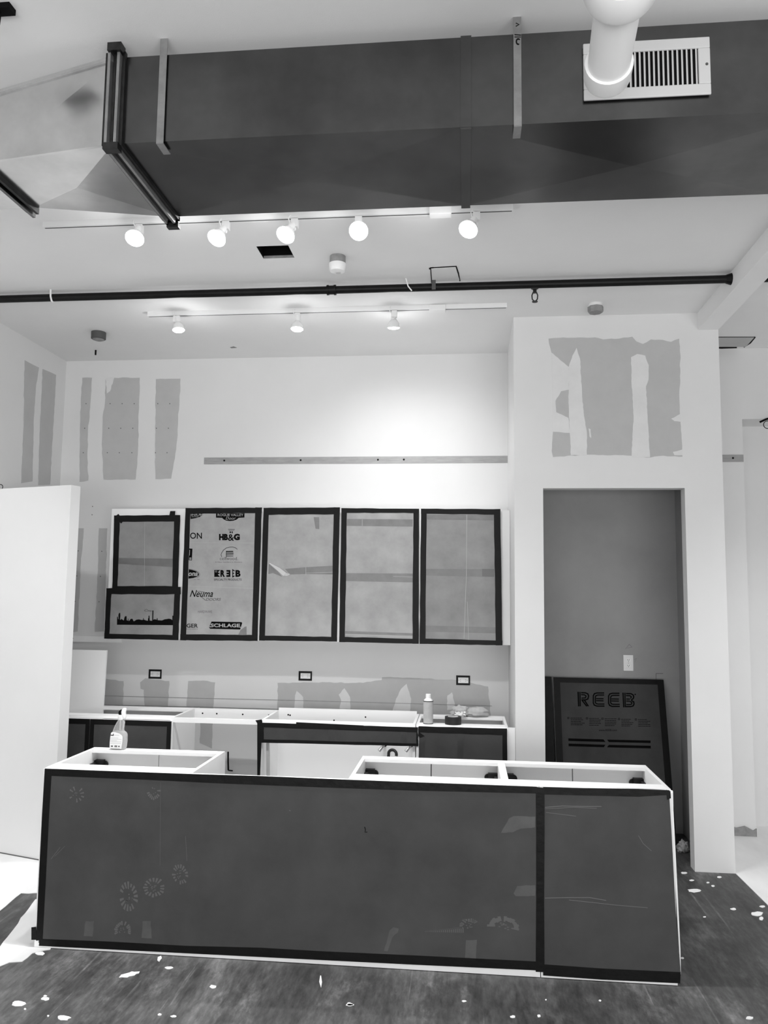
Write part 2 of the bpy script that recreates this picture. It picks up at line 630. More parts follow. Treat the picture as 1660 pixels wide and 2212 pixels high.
G = [(302, 205), (370, 200), (590, 197), (640, 210), (740, 205), (820, 193), (845, 222), (885, 238), (935, 210), (1010, 213), (1060, 225), (1110, 205), (1117, 300), (1112, 600), (1118, 700),
     (1125, 820), (1130, 935), (990, 930), (930, 940), (740, 925), (560, 922), (330, 937), (322, 900), (330, 780), (345, 600), (330, 450), (320, 290)]
slab('drywall_patch', rough_edge(c6(G), 8, 0.9, 90), PCO, 0.0015, 'drywall', wall_closet)
for i, px in enumerate(([(427, 380), (450, 310), (475, 262), (497, 330), (510, 560), (525, 700), (540, 800), (540, 925), (440, 925), (425, 600)],
                        [(812, 320), (850, 300), (900, 310), (922, 370), (920, 460), (905, 500), (915, 700), (930, 938), (815, 938), (828, 700), (815, 450)],
                        [(318, 290), (427, 380), (427, 520), (380, 530), (345, 590), (350, 660), (425, 695), (435, 788), (326, 780), (330, 600)],
                        [(1060, 700), (1118, 670), (1122, 720), (1080, 715)], [(1070, 905), (1130, 890), (1130, 925), (1080, 925)], [(550, 760), (562, 765), (566, 820), (555, 810)])):
    slab('compound_smear', rough_edge(c6(px), 6, 0.7, 100 + i), PCO, 0.0024 + .0002 * i, 'compound', wall_closet)

# ---- floor finishes: pale concrete right of the closet wall and left of the island, drips of white paint
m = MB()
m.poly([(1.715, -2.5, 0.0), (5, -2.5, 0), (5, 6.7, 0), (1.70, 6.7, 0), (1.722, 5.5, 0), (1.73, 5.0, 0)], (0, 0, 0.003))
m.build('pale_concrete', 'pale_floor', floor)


def fpoly(name, px, material, t, seed, step=8, amp=1.5):
    pts = [onZ(x, y) for x, y in rough_edge(px, step, amp, seed)]
    return MB().poly(pts, (0, 0, t)).build(name, material, floor)


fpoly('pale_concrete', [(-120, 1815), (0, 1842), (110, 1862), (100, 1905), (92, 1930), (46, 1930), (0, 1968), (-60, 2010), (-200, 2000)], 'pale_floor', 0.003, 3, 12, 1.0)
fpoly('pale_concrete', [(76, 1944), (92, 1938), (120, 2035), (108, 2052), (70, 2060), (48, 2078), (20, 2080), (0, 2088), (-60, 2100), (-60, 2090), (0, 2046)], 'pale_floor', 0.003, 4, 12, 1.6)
SPL = [(40, 2169, 15, 6), (98, 2158, 9, 4), (138, 2199, 14, 6), (98, 2152, 4, 2), (104, 2195, 2.5, 2), (54, 2180, 2.5, 2), (365, 2091, 9, 3), (460, 2132, 8, 4), (345, 2192, 5, 2.5), (375, 2196, 7, 2.5), (87, 2060, 10, 4.5),
       (756, 2170, 7, 4), (756, 2171, 10, 2), (1108, 2197, 6, 3), (1165, 2195, 4, 3), (1003, 2163, 5, 2), (1297, 2162, 3, 2), (1475, 2070, 3.5, 2), (1637, 1975, 13, 5), (1645, 1985, 5, 4), (1500, 1924, 14, 4),
       (1585, 1964, 7, 2.5), (1495, 1902, 5, 2), (1478, 1886, 7, 2.5), (1555, 1895, 5, 2), (1541, 1914, 4, 2), (1523, 1981, 3, 1.5), (1620, 2200, 8, 3), (1530, 1907, 4, 1.5), (1648, 1959, 6, 2), (1340, 2116, 2, 1.5), (1180, 2160, 2, 1.5)]
for i, (x, y, rx, ry) in enumerate(SPL):
    rnd = random.Random(i)
    px = [(x + rx * rnd.uniform(.75, 1.15) * math.cos(t * math.pi / 6), y + ry * rnd.uniform(.7, 1.15) * math.sin(t * math.pi / 6)) for t in range(12)]
    MB().poly([onZ(*p) for p in px], (0, 0, 0.0016 + (0.002 if x > 1600 else 0))).build('paint_splat', 'paint_white', floor)
MB().poly([onZ(*p) for p in rough_edge([(257, 2112), (262, 2106), (285, 2099), (302, 2099), (300, 2103), (275, 2112)], 5, 1, 5)], (0, 0, .0016)).build('paint_splat', 'paint_white', floor)
MB().poly([onZ(*p) for p in rough_edge([(341, 2068), (348, 2065), (350, 2070), (346, 2075), (344, 2078), (340, 2075)], 4, .6, 6)], (0, 0, .0016)).build('paint_splat', 'paint_white', floor)
MB().poly([onZ(*p) for p in [(692, 2108), (694, 2108), (696, 2122), (694, 2134), (692, 2128), (690, 2121)]], (0, 0, .0016)).build('paint_splat', 'paint_white', floor)

# ---- remains of the base trim on the end of the back wall
m = MB()
m.poly([(1.75, YB, 0), (2.142, YB, 0), (2.142, YB, 0.06), (2.12, YB, 0.045), (2.06, YB, 0.075), (2.0, YB, 0.06), (1.97, YB, 0.07), (1.75, YB, 0.065)], (0, -0.012, 0))
struct(m, 'baseboard_back', 'mid_grey')

# ---- ceiling cut-and-patched panels
m = MB()
P = [PC.at(*p) for p in ((932, 579), (985, 576), (993, 603), (934, 607))]
MB().poly(P, (0, 0, -0.006)).build('ceiling_patch_panel', 'wall_paint', ceiling)
gap_px = ribbon_px([(930, 578), (986, 575)], 1.2) + ribbon_px([(931, 578), (932, 592), (933, 610)], 2.2) + ribbon_px([(986, 575), (991, 590), (994, 606)], 2.2) + ribbon_px([(928, 580), (936, 578)], 2.5)
polys("patch_gap", gap_px, PC, 0.003, 'black', ceiling, 0.0)
P = [PC.at(*p) for p in ((1530, 728), (1630, 728), (1612, 748), (1530, 748))]
MB().poly(P, (0, 0, -0.005)).build('ceiling_patch_panel', 'drywall', ceiling)
gap_px = ribbon_px([(1520, 728), (1632, 728)], 1.3) + ribbon_px([(1632, 728), (1622, 740), (1608, 749)], 2.5) + ribbon_px([(1540, 750), (1560, 751), (1592, 750)], 3.2)
polys("patch_gap", gap_px, PC, 0.003, 'black', ceiling, 0.0)
m = MB()
m.poly([PC.at(*p) for p in ((505, 748), (512, 751), (500, 752), (497, 750))], (0, 0, -0.002)).build('ceiling_scratch', 'mid_grey', ceiling)

# ---- steel strips screwed to the wall
for (x0, x1, yt, yb, lab) in ((441, 1099, 988.5, 1003, 'long grey steel strip screwed to the wall above the upper cabinets'),
                              (1545, 1607, 983, 998, 'short grey steel strip at the end of the wall right of the closet')):
    P0, P1 = onY(x0, yb, YB), onY(x1, yt, YB)
    P1.x = min(P1.x, 0.334) if x0 < 500 else 2.142
    t = thing('steel_strip', ((P0.x + P1.x) / 2, YB, P0.z), lab, 'metal strip', 'steel strips on the wall')
    MB().box(P0.x, P1.x, YB - 0.004, YB, P0.z, P0.z + 0.056).build('strip', 'steel_strip', t)
    for sx in ((485, 650, 817, 873) if x0 < 500 else (1584,)):
        p = onY(sx, 995 if x0 < 500 else 990, YB)
        MB().lathe((p.x, YB - 0.004, P0.z + 0.03), (0, -1, 0), [(0, .008), (.003, .006)], 10).build('screw', 'black', t)

# ================================================================== CEILING SERVICES
# ---- the air duct
YF, YK, ZB, ZT = 2.547, 3.095, 3.322, 3.645
duct = thing('air_duct', (0, (YF + YK) / 2, ZB), 'large galvanised rectangular air duct hung under the ceiling', 'air duct')


def crossbreak(name, q, d, material):
    """sheet quad with an X break: the middle stands d (vector) proud"""
    q = [Vector(p) for p in q]
    ctr = sum(q, Vector()) / 4 + Vector(d)
    m = MB()
    m.add(q + [ctr], [(0, 1, 4), (1, 2, 4), (2, 3, 4), (3, 0, 4)])
    return m.build(name, material, duct)


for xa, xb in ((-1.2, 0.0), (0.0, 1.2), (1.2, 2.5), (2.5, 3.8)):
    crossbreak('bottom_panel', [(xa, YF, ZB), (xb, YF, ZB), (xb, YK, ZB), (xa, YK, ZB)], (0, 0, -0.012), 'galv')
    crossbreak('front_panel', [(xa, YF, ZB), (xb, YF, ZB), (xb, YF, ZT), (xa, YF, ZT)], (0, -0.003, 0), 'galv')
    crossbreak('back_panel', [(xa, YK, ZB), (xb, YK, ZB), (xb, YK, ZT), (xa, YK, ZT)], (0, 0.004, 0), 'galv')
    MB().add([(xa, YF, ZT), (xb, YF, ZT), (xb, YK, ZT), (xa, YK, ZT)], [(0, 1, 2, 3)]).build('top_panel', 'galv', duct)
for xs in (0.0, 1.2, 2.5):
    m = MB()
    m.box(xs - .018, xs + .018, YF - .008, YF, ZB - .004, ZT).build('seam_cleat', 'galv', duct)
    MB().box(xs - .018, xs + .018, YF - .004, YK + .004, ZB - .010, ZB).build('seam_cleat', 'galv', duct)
# reducer to the left
XR, XR2 = -1.235, -1.775
A = [Vector(p) for p in ((XR, YF, ZB), (XR, YF, ZT), (XR, YK, ZT), (XR, YK, ZB))]
B = [Vector(p) for p in ((XR2, 2.632, 3.326), (XR2, 2.632, 3.585), (XR2, 2.98, 3.585), (XR2, 2.98, 3.326))]
crossbreak('reducer_front', [A[0], A[1], B[1], B[0]], (0, -0.006, 0), 'galv_lit')
crossbreak('reducer_bottom', [A[0], B[0], B[3], A[3]], (0, 0, -0.012), 'galv_lit')
MB().add([A[1], A[2], B[2], B[1]], [(0, 1, 2, 3)]).build('reducer_top', 'galv_lit', duct)
MB().add([A[2], A[3], B[3], B[2]], [(0, 1, 2, 3)]).build('reducer_back', 'galv_lit', duct)
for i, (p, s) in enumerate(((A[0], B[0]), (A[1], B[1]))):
    MB().bar(p + Vector((0, -.004, 0)), s + Vector((0, -.004, 0)), .012, .012).build('reducer_hem', 'galv_lit', duct)
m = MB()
m.hexa([B[0], B[1], B[2], B[3]], [p + Vector((-1.4, 0.05, 0)) for p in B]).build('branch_duct', 'galv_lit', duct)
# flange: angle bars of both ends, drawn together
for dx, hh, mt in ((-.050, .012, 'galv_dark'), (-.034, .030, 'galv_strap'), (-.018, .018, 'galv_dark'), (0.0, .030, 'galv_strap'), (.014, .014, 'galv_dark')):
    x0, x1 = XR + dx + .012, XR + dx + .022
    m = MB()
    m.box(x0, x1, YF - hh, YF, ZB - hh, ZT + .012)
    m.box(x0, x1, YF, YK + hh, ZB - hh, ZB)
    m.box(x0, x1, YK, YK + hh, ZB - hh, ZT)
    m.build('flange_bar', mt, duct)
MB().box(XR - .02, XR + .035, YF - .042, YF - .008, ZB - .042, ZB - .018).build('flange_corner', 'galv_dark', duct)
MB().box(XR - .02, XR + .03, YK + .01, YK + .038, ZB - .04, ZB - .02).build('flange_corner', 'galv_dark', duct)
MB().box(XR - .02, XR + .03, YF - .042, YF - .004, ZT + .0, ZT + .03).build('flange_corner', 'galv_dark', duct)
for dx, hh, mt in ((-.04, .014, 'galv_dark'), (-.02, .03, 'galv'), (0, .02, 'galv_dark')):
    MB().box(XR2 + dx, XR2 + dx + .012, 2.632 - hh, 2.98 + hh, 3.326 - hh, 3.326 + .005).build('flange_bar', mt, duct)
    MB().box(XR2 + dx, XR2 + dx + .012, 2.632 - hh, 2.632, 3.326 - hh, 3.6).build('flange_bar', mt, duct)
# hanging straps
for xs in (-1.062, 0.172, 1.9, 3.1):
    m = MB()
    m.box(xs - .013, xs + .013, YF - .011, YF - .008, ZB - .010, ZC)
    m.box(xs - .013, xs + .013, YF - .011, YF + .06, ZB - .0135, ZB - .0105)
    o = m.build('hanger_strap', 'galv_strap', duct)
    if xs == 0.172:
        lines('strap_marking', [([(1115, 57), (1122, 53), (1115, 50)], 2), (arc_px(1120, 90, 4, 6, 60, 320, 8), 3), ([(1112, 75), (1126, 76)], 2), ([(1112, 80), (1126, 80)], 1.5)], PLY(YF - .011), 0.0008, 'black', o, 0.0)
# register
rg = thing('air_register', (0.59, YF, 3.385), 'white framed air register with vertical louvres in the duct side', 'air vent')
rx0, rx1, rz0, rz1 = 0.388, 0.795, 3.386, 3.586
fb = .038
m = MB()
m.box(rx0, rx1, YF - .016, YF - .008, rz0, rz0 + fb).box(rx0, rx1, YF - .016, YF - .008, rz1 - fb, rz1)
m.box(rx0, rx0 + fb, YF - .016, YF - .008, rz0 + fb, rz1 - fb).box(rx1 - fb, rx1, YF - .016, YF - .008, rz0 + fb, rz1 - fb)
m.build('frame', 'register_white', rg, bevel=.003)
MB().box(rx0 + fb, rx1 - fb, YF - .0085, YF - .006, rz0 + fb, rz1 - fb).build('backing', 'black', rg)
n = 22
for i in range(n):
    x = rx0 + fb + (rx1 - rx0 - 2 * fb) * (i + .5) / n
    MB().hexa([(x - .001, YF - .0125, rz0 + fb), (x + .002, YF - .0125, rz0 + fb), (x + .006, YF - .0086, rz0 + fb), (x + .003, YF - .0086, rz0 + fb)],
              [(x - .001, YF - .0125, rz1 - fb), (x + .002, YF - .0125, rz1 - fb), (x + .006, YF - .0086, rz1 - fb), (x + .003, YF - .0086, rz1 - fb)]).build('louvre', 'register_white', rg)
MB().lathe((rx1 - .012, YF - .016, 3.49), (0, -1, 0), [(0, .005), (.002, .004)], 10).build('screw', 'dark_grey', rg)
MB().lathe((rx0 + .012, YF - .016, 3.49), (0, -1, 0), [(0, .005), (.002, .004)], 10).build('screw', 'dark_grey', rg)

# ---- white pipe in front of the register, running overhead towards the viewer
pz = 3.33
n0, f0 = Vector((0.402, 2.00, pz)), Vector((0.425, 2.30, pz))
ax = (f0 - n0).normalized()
pp = thing('vent_pipe', (0.40, 1.9, pz - .1), 'white round pipe with collars hanging overhead before the duct register', 'pipe')
MB().tube([n0 - ax * 2.2, n0, f0], 0.062, 28).build('pipe', 'cream_pipe', pp, smooth=True)
MB().lathe(f0 - ax * .035, ax, [(0, .060), (0, .0705), (.06, .0705), (.07, .067), (.07, .05)], 32).build('end_collar', 'cream_pipe', pp, smooth=True)
MB().lathe(n0 - ax * .10, ax, [(0, .06), (0, .090), (.018, .096), (.075, .096), (.09, .09), (.09, .06)], 32).build('coupling', 'cream_pipe', pp, smooth=True)
for s in (0.5, 1.8):
    p = n0 - ax * s
    MB().box(p.x - .012, p.x + .012, p.y - .002, p.y + .002, pz + .06, ZC).build('hanger', 'galv', pp)

# ---- black sprinkler main
pr = .024
zp = ZC - .042
YP = 4.80
pm = thing('black_pipe', (-0.9, YP, zp - pr), 'long black iron pipe running along the ceiling', 'pipe')
MB().tube([(XL, YP, zp), (1.586, YP, zp)], pr, 16).build('pipe', 'black_pipe', pm, smooth=True)
MB().tube([(XE, YP, zp), (3.6, YP, zp)], pr, 16).build('pipe', 'black_pipe', pm, smooth=True)
q = onY(717, 622, YP)
MB().lathe((q.x - .03, YP, zp), (1, 0, 0), [(0, pr + .008), (.012, pr + .008), (.012, pr + .004), (.045, pr + .004), (.045, pr + .008), (.058, pr + .008)], 18).build('coupling', 'black_pipe', pm, smooth=True)
MB().lathe((1.556, YP, zp), (1, 0, 0), [(0, pr + .002), (.03, pr + .012)], 14).build('end_fitting', 'black_pipe', pm)
q = onY(115, 633, YP)
m = MB()
m.tube([(q.x, YP - pr - .008, ZC), (q.x, YP - pr - .006, zp), (q.x, YP - pr * .6, zp - pr - .002), (q.x, YP, zp - pr - .005)], .006, 8).build('pipe_clip', 'white_plastic', pm)
q = onY(938, 605, YP)
MB().box(q.x - .012, q.x + .012, YP - pr - .004, YP - pr, zp - pr, ZC).build('pipe_strap', 'dark_grey', pm)
wp = [(872, 577), (874, 588), (878, 604), (882, 618), (890, 628)]
MB().tube([onY(x, y, YP - .05) for x, y in wp], .004, 8).build('cable_end', 'white_plastic', None, smooth=True, label='short white cable hanging from the ceiling across the black pipe', cat='cable')

# ---- track lighting
TR1, TR2 = 3.86, 5.23


def track(y, x0, x1, fx, lab, dz=.03):
    t = thing('lighting_track', ((x0 + x1) / 2, y, ZC - dz), lab, 'light track', 'lighting tracks')
    m = MB()
    m.box(x0, x1, y - .018, y + .018, ZC - dz, ZC)
    m.build('rail', 'white_plastic', t)
    MB().box(x0 + .005, x1 - .005, y - .0045, y + .0045, ZC - dz - .0006, ZC - dz + .002).build('slot', 'dark_grey', t)
    MB().box(fx - .055, fx + .055, y - .028, y + .028, ZC - dz - .012, ZC - .002).build('feed_box', 'white_plastic', t, bevel=.003)
    return t


track(TR1, -2.235, 0.235, -0.127, 'white lighting track with five lamps beside the air duct')
track(TR2, -2.22, 0.275, -0.19, 'white lighting track with three lamps above the upper cabinets')


def lamp_head(ax_, ty, bulb, axis, label, lit, power, aim, group, ang, bulb_r=.048):
    """adapter on the track, swivel arm, glass reflector bulb"""
    top = Vector((ax_, ty, ZC - .0315))
    b = Vector(bulb)
    axis = Vector(axis).normalized()
    t = thing('track_lamp', tuple(top), label, 'track lamp', group)
    MB().box(top.x - .018, top.x + .018, ty - .016, ty + .016, top.z - .045, top.z).build('adapter', 'white_plastic', t, bevel=.002)
    back = b - axis * .105
    el = top + Vector((0, 0, -.045))
    MB().tube([el, el + Vector((0, 0, -.012)), back], .009, 10).build('swivel_arm', 'white_plastic', t, smooth=True)
    MB().lathe(back, axis, [(0, .012), (.004, .017), (.05, .017), (.05, .013)], 18).build('socket', 'white_plastic', t, smooth=True)
    MB().lathe(back + axis * .045, axis, [(0, .016), (.012, .026), (.03, .038), (.05, bulb_r * .96), (.056, bulb_r), (.060, bulb_r)], 28).build('bulb', 'bulb_glass', t, smooth=True)
    MB().lathe(back + axis * .1052, axis, [(0, bulb_r * .93), (.006, bulb_r * .8), (.010, bulb_r * .35)], 28).build('bulb_face', lit, t, smooth=True)
    # handle of the socket
    s = axis.orthogonal().normalized()
    MB().tube([back + s * .017 + axis * .01, back + s * .034 - axis * .004, back + s * .036 - axis * .03, back + s * .02 - axis * .035], .003, 6).build('handle', 'white_plastic', t)
    f = spot('lamp_light', b + axis * .03, Vector(aim), power, ang, 1.0, .04)
    f.parent = t
    f.location = Vector(f.location) - Vector(t.location)
    gl = bpy.data.lights.new('bulb_glow', 'POINT')
    gl.energy = 1.3
    gl.shadow_soft_size = .04
    go = bpy.data.objects.new('bulb_glow', gl)
    COL.objects.link(go)
    go.parent = t
    go.location = b + axis * .05 - Vector(t.location)
    return t


G1, G2 = 'lamps on the track beside the duct', 'lamps on the track above the cabinets'
ords = ['leftmost', 'second', 'middle', 'fourth', 'rightmost']
h1 = [(303, 291, 515), (489, 468, 515), (637, 617, 508), (775, 775, 499), (1030, 1012, 496)]
for i, (hx, bx, by) in enumerate(h1):
    X = onZ(hx, 487 - (hx - 303) * .044, ZC - .03).x
    bp = onY(bx, by, TR1 - .075)
    ax_ = (bp.x - X, -.075, -.11) if i != 3 else (0, -.12, -.10)
    lamp_head(X, TR1, bp, ax_, ['glowing track lamp leftmost on the track beside the duct', 'glowing track lamp second from the left on the duct-side track', 'glowing track lamp above the square ceiling cut-out',
              'glowing track lamp above the white smoke detector', 'glowing track lamp rightmost on the duct-side track, past the feed box'][i], 'bulb_lit', SPOT_FRONT, (bp.x + ax_[0] * 6, bp.y - .5, 0), G1, 140)
h2 = [(378, 386, 713, -.25), (642, 642, 711, -.25), (852, 851, 708, .75)]
for i, (hx, bx, by, tilt) in enumerate(h2):
    X = onZ(hx, 680 - (hx - 378) * .0245, ZC - .03).x
    bp = onY(bx, by, TR2 + (-.02 if i < 2 else .03))
    aimp = bp + Vector((.1 if i == 0 else 0, -.30, -1.0)) if i < 2 else bp + Vector((.05, .58, -1.0))
    ax_ = (.12, -.10, -1) if i == 0 else (0, -.10, -1) if i == 1 else (0, .22, -1)
    lamp_head(X, TR2, bp, ax_, ['lit track lamp leftmost on the track above the upper cabinets', 'lit track lamp in the middle of the track above the upper cabinets', 'track lamp turned to the wall, rightmost above the upper cabinets'][i],
              'bulb_lit_soft', SPOT_BACK if i < 2 else SPOT_WALL, aimp, G2, 90 if i < 2 else 125, .043)

# ---- smoke detectors
d = thing('smoke_detector', (-0.74, 4.40, ZC - .1), 'white smoke detector on a grey base beside the ceiling cut-out', 'smoke detector')
MB().lathe((-0.74, 4.40, ZC), (0, 0, -1), [(0, .046), (.045, .046), (.048, .04)], 28).build('base', 'mid_grey', d, smooth=True)
MB().lathe((-0.74, 4.40, ZC - .045), (0, 0, -1), [(0, .05), (.03, .049), (.045, .042), (.052, .025)], 28).build('cover', 'white_plastic', d, smooth=True)
MB().lathe((-0.735, 4.40, ZC - .096), (0, 0, -1), [(0, .016), (.004, .014)], 16).build('test_button', 'register_white', d)
p = Vector((-2.77, 5.62, ZC))
d = thing('smoke_detector', (p.x, p.y, ZC - .06), 'dark grey bare detector base on the ceiling near the left wall', 'smoke detector')
MB().lathe(p, (0, 0, -1), [(0, .054), (.05, .054), (.056, .045)], 24).build('base', 'dark_grey', d, smooth=True)
MB().lathe(p + Vector((0, 0, -.056)), (0, 0, -1), [(0, .044), (.006, .03)], 24).build('bottom_plate', 'mid_grey', d)
p = Vector((0.865, 5.28, ZC))
d = thing('smoke_detector', (p.x, p.y, ZC - .06), 'grey detector on a white base in front of the closet wall', 'smoke detector')
MB().lathe(p, (0, 0, -1), [(0, .045), (.02, .05)], 24).build('base', 'white_plastic', d, smooth=True)
MB().lathe(p + Vector((0, 0, -.02)), (0, 0, -1), [(0, .052), (.03, .052), (.04, .045)], 8).build('cover', 'mid_grey', d)
# sprinkler, rod
p = Vector((0.437, 4.96, ZC))
d = thing('sprinkler_head', (p.x, p.y, ZC - .1), 'small dark sprinkler head pointing down below the black pipe', 'sprinkler')
MB().lathe(p, (0, 0, -1), [(0, .02), (.006, .024), (.012, .012), (.035, .011)], 16).build('escutcheon', 'dark_plastic', d)
m = MB()
for s in (-1, 1):
    m.tube([p + Vector((s * .01, 0, -.03)), p + Vector((s * .018, 0, -.05)), p + Vector((s * .016, 0, -.075)), p + Vector((s * .004, 0, -.09))], .004, 8)
m.build('frame_arms', 'dark_plastic', d)
MB().lathe(p + Vector((0, 0, -.09)), (0, 0, -1), [(0, .018), (.004, .018)], 14).build('deflector', 'dark_plastic', d)
m = MB()
p = Vector((-3.0, 6.05, ZC))
m.tube([p, p + Vector((0, 0, -.04))], .007, 10).build('threaded_rod', 'black', None, label='short black rod end sticking out of the ceiling near the back corner', cat='rod')
p = onZ(12, 14, ZC)
m = MB()
m.box(p.x - .12, p.x + .025, p.y - .02, p.y + .02, ZC - .02, ZC)
m.tube([(p.x - .02, p.y, ZC - .02), (p.x - .02, p.y, ZC - .06), (p.x - .1, p.y, ZC - .07)], .006, 8)
m.build('ceiling_bracket', 'black', None, label='black bracket on the ceiling at the upper left corner', cat='bracket')
# wire hooks
p = onY(1650, 912, YB - .02)
m = MB()
m.tube([onY(1642, 912, YB - .01), onY(1655, 906, YB - .03), onY(1668, 902, YB - .05)], .008, 8)
m.tube([p + Vector((.03 * math.cos(t) + .03, 0, .03 * math.sin(t) - .02)) for t in [i * .5 for i in range(13)]], .003, 6)
m.build('wire_hook', 'black', None, label='black wire hook with a loop at the header right of the closet', cat='hook')
m = MB()
pp0 = a0 + (a1 - a0) * .9 + nv * .03 + Vector((0, 0, 2.455))
cc = onY(1, 1052, pp0.y)
m.tube([Vector((cc.x + .018 * math.cos(t), pp0.y, cc.z + .018 * math.sin(t))) for t in [i * .45 - 1.5 for i in range(11)]] + [Vector((cc.x - .02, pp0.y, 2.45))], .003, 6)
m.build('wire_loop', 'dark_plastic', None, label='thin wire loop above the top of the white partition', cat='wire')

# ================================================================== UPPER CABINETS
YU = 6.05
PU = PLY(6.030)
UX = [-2.800, -2.188, -1.573, -0.949, -0.342, 0.272]
uz0, uz1 = 1.384, 2.400
q = onY(265, 1385, YB)
t = thing('ledger_board', (-2.9, YB - .02, 1.32), 'white ledger board on the wall left of and under the leftmost upper cabinet', 'board')
MB().box(XL, q.x, YB - .02, YB - .0005, onY(200, 1387, YB - .02).z, onY(200, 1374, YB - .02).z).build('board', 'white_cab', t)
p = onY(157, 1379, YB - .02)
MB().lathe((p.x, YB - .02, p.z), (0, -1, 0), [(0, .006), (.001, .006)], 10).build('screw', 'black', t)


def upper(i, label):
    x0, x1 = UX[i], UX[i + 1]
    t = thing('upper_cabinet', ((x0 + x1) / 2, YU + .15, uz0), label, 'cabinet', 'upper cabinets')
    m = MB()
    th = .018
    YB_ = YB - .001
    m.box(x0, x0 + th, YU, YB_, uz0, uz1).box(x1 - th, x1, YU, YB_, uz0, uz1)
    m.box(x0 + th, x1 - th, YU, YB_, uz0, uz0 + th).box(x0 + th, x1 - th, YU, YB_, uz1 - th, uz1)
    m.box(x0 + th, x1 - th, YB - .012, YB_, uz0 + th, uz1 - th)
    m.build('cabinet_box', 'white_cab', t)
    MB().box(x0 + .0005, x1 - .0005, YU - .0004, YU + .012, uz0 + .0005, uz1 - .0005).build('face_frame', 'white_edge', t)
    return t, x0, x1


def shrink(o, i, u=.5):
    return [(a[0] + (b[0] - a[0]) * u, a[1] + (b[1] - a[1]) * u) for a, b in zip(o, i)]


UP = [
    None,
    ([(401, 1097.5), (566, 1096.5), (556.5, 1384.6), (389.6, 1383)], [(411.5, 1110), (551.5, 1108), (544.7, 1371.8), (402.4, 1370)]),
    ([(569.7, 1097), (734.6, 1096), (728.6, 1386), (560, 1383.6)], [(581, 1112), (721, 1111), (716, 1376), (572.7, 1373)]),
    ([(738, 1097.7), (906, 1099), (905, 1390.7), (733, 1387)], [(750, 1108), (893.5, 1108), (891.5, 1380), (745.5, 1376)]),
    ([(910, 1099), (1081.5, 1099.7), (1086, 1394.0), (907, 1390.7)], [(922, 1110), (1067.6, 1111.6), (1071.4, 1383.6), (919.6, 1379)]),
]
LABU = ['leftmost upper cabinet, split door with a printed skyline panel below', 'upper cabinet covered with cardboard printed with many company logos', 'plain cardboard covered upper cabinet with a torn flap in the middle',
        'cardboard covered upper cabinet between the torn one and the rightmost', 'rightmost upper cabinet, cardboard cover with a vertical crease']
UT = []
for i in range(5):
    t, x0, x1 = upper(i, LABU[i])
    UT.append(t)
    if i == 0:
        continue
    o, n_ = UP[i]
    p0, p1 = PU.at(*o[0]), PU.at(*o[1])
    p2, p3 = PU.at(*o[2]), PU.at(*o[3])
    xa, xb = max(p0.x, p3.x, x0 + .004), min(p1.x, p2.x, x1 - .004)
    MB().box(xa + .002, xb - .002, YU - .018, YU - .0005, uz0 + .004, uz1 - .004).build('door', 'white_cab', t)
    sh = slab('cardboard_sheet', shrink(o, n_), PU, .0025, 'cardboard_pale' if i in (1, 2, 3) else 'cardboard_brown', t)
    quad_tape(o, n_, PU, t, .0026, seed=i)
    UT[i] = (t, sh)

# ---- rightmost filler
m = MB()
m.box(UX[5], XA - .002, YU - .01, YU + .01, uz0, uz1 - .01)
m.build('filler_strip', 'wall_paint', UT[4][0])

# ---- leftmost cabinet: two door panels
t = UT[0]
o, n_ = [(247, 1113.7), (389.6, 1112.7), (384.8, 1272), (242.8, 1271.6)], [(259, 1127), (376.4, 1127), (372, 1270), (254, 1269.6)]
n_[2], n_[3] = (372, 1266), (254, 1266)
p0, p1, p2 = PU.at(*o[0]), PU.at(*o[1]), PU.at(*o[2])
MB().box(p0.x + .006, p1.x - .006, YU - .018, YU - .0005, p2.z, p0.z - .006).build('door', 'white_cab', t)
sh = slab('cardboard_sheet', shrink(o, n_), PU, .0025, 'cardboard_brown', t)
quad_tape(o, n_, PU, t, .0026, seed=21)
slab('packing_tape', [(257, 1205), (374, 1207), (373, 1225), (256, 1218)], PU, .0004, 'packing_tape_brown', sh, .0026)
lines('crease', [([(313, 1128), (312, 1268)], .5)], PU, .0004, 'scuff_pale', sh, .0032)
slab('tape_strip', [(368, 1104), (379, 1104), (378, 1116), (366, 1114)], PU, .001, 'black_tape', t, .004)
slab('tape_strip', [(247, 1117), (256, 1110), (267, 1125), (262, 1131)], PU, .001, 'black_tape', t, .0045)
PU2 = PLY(6.022)
o, n_ = [(230.4, 1270.6), (390.6, 1268), (385.5, 1382.6), (225.3, 1379.5)], [(241, 1283.4), (377, 1284), (373, 1371.8), (236.4, 1369)]
p0, p1, p2 = PU2.at(*o[0]), PU2.at(*o[1]), PU2.at(*o[3])
MB().box(max(p0.x, p2.x) + .008, p1.x - .012, 6.0225, YU - .0005, p2.z + .005, p0.z - .006).build('drawer_front', 'white_cab', t)
sh = slab('cardboard_sheet', shrink(o, n_), PU2, .0025, 'cardboard_brown', t)
quad_tape(o, n_, PU2, t, .0026, seed=22)


def sk(pts): return [(220 + x * .10843, 1260 + y * .10843) for x, y in pts]


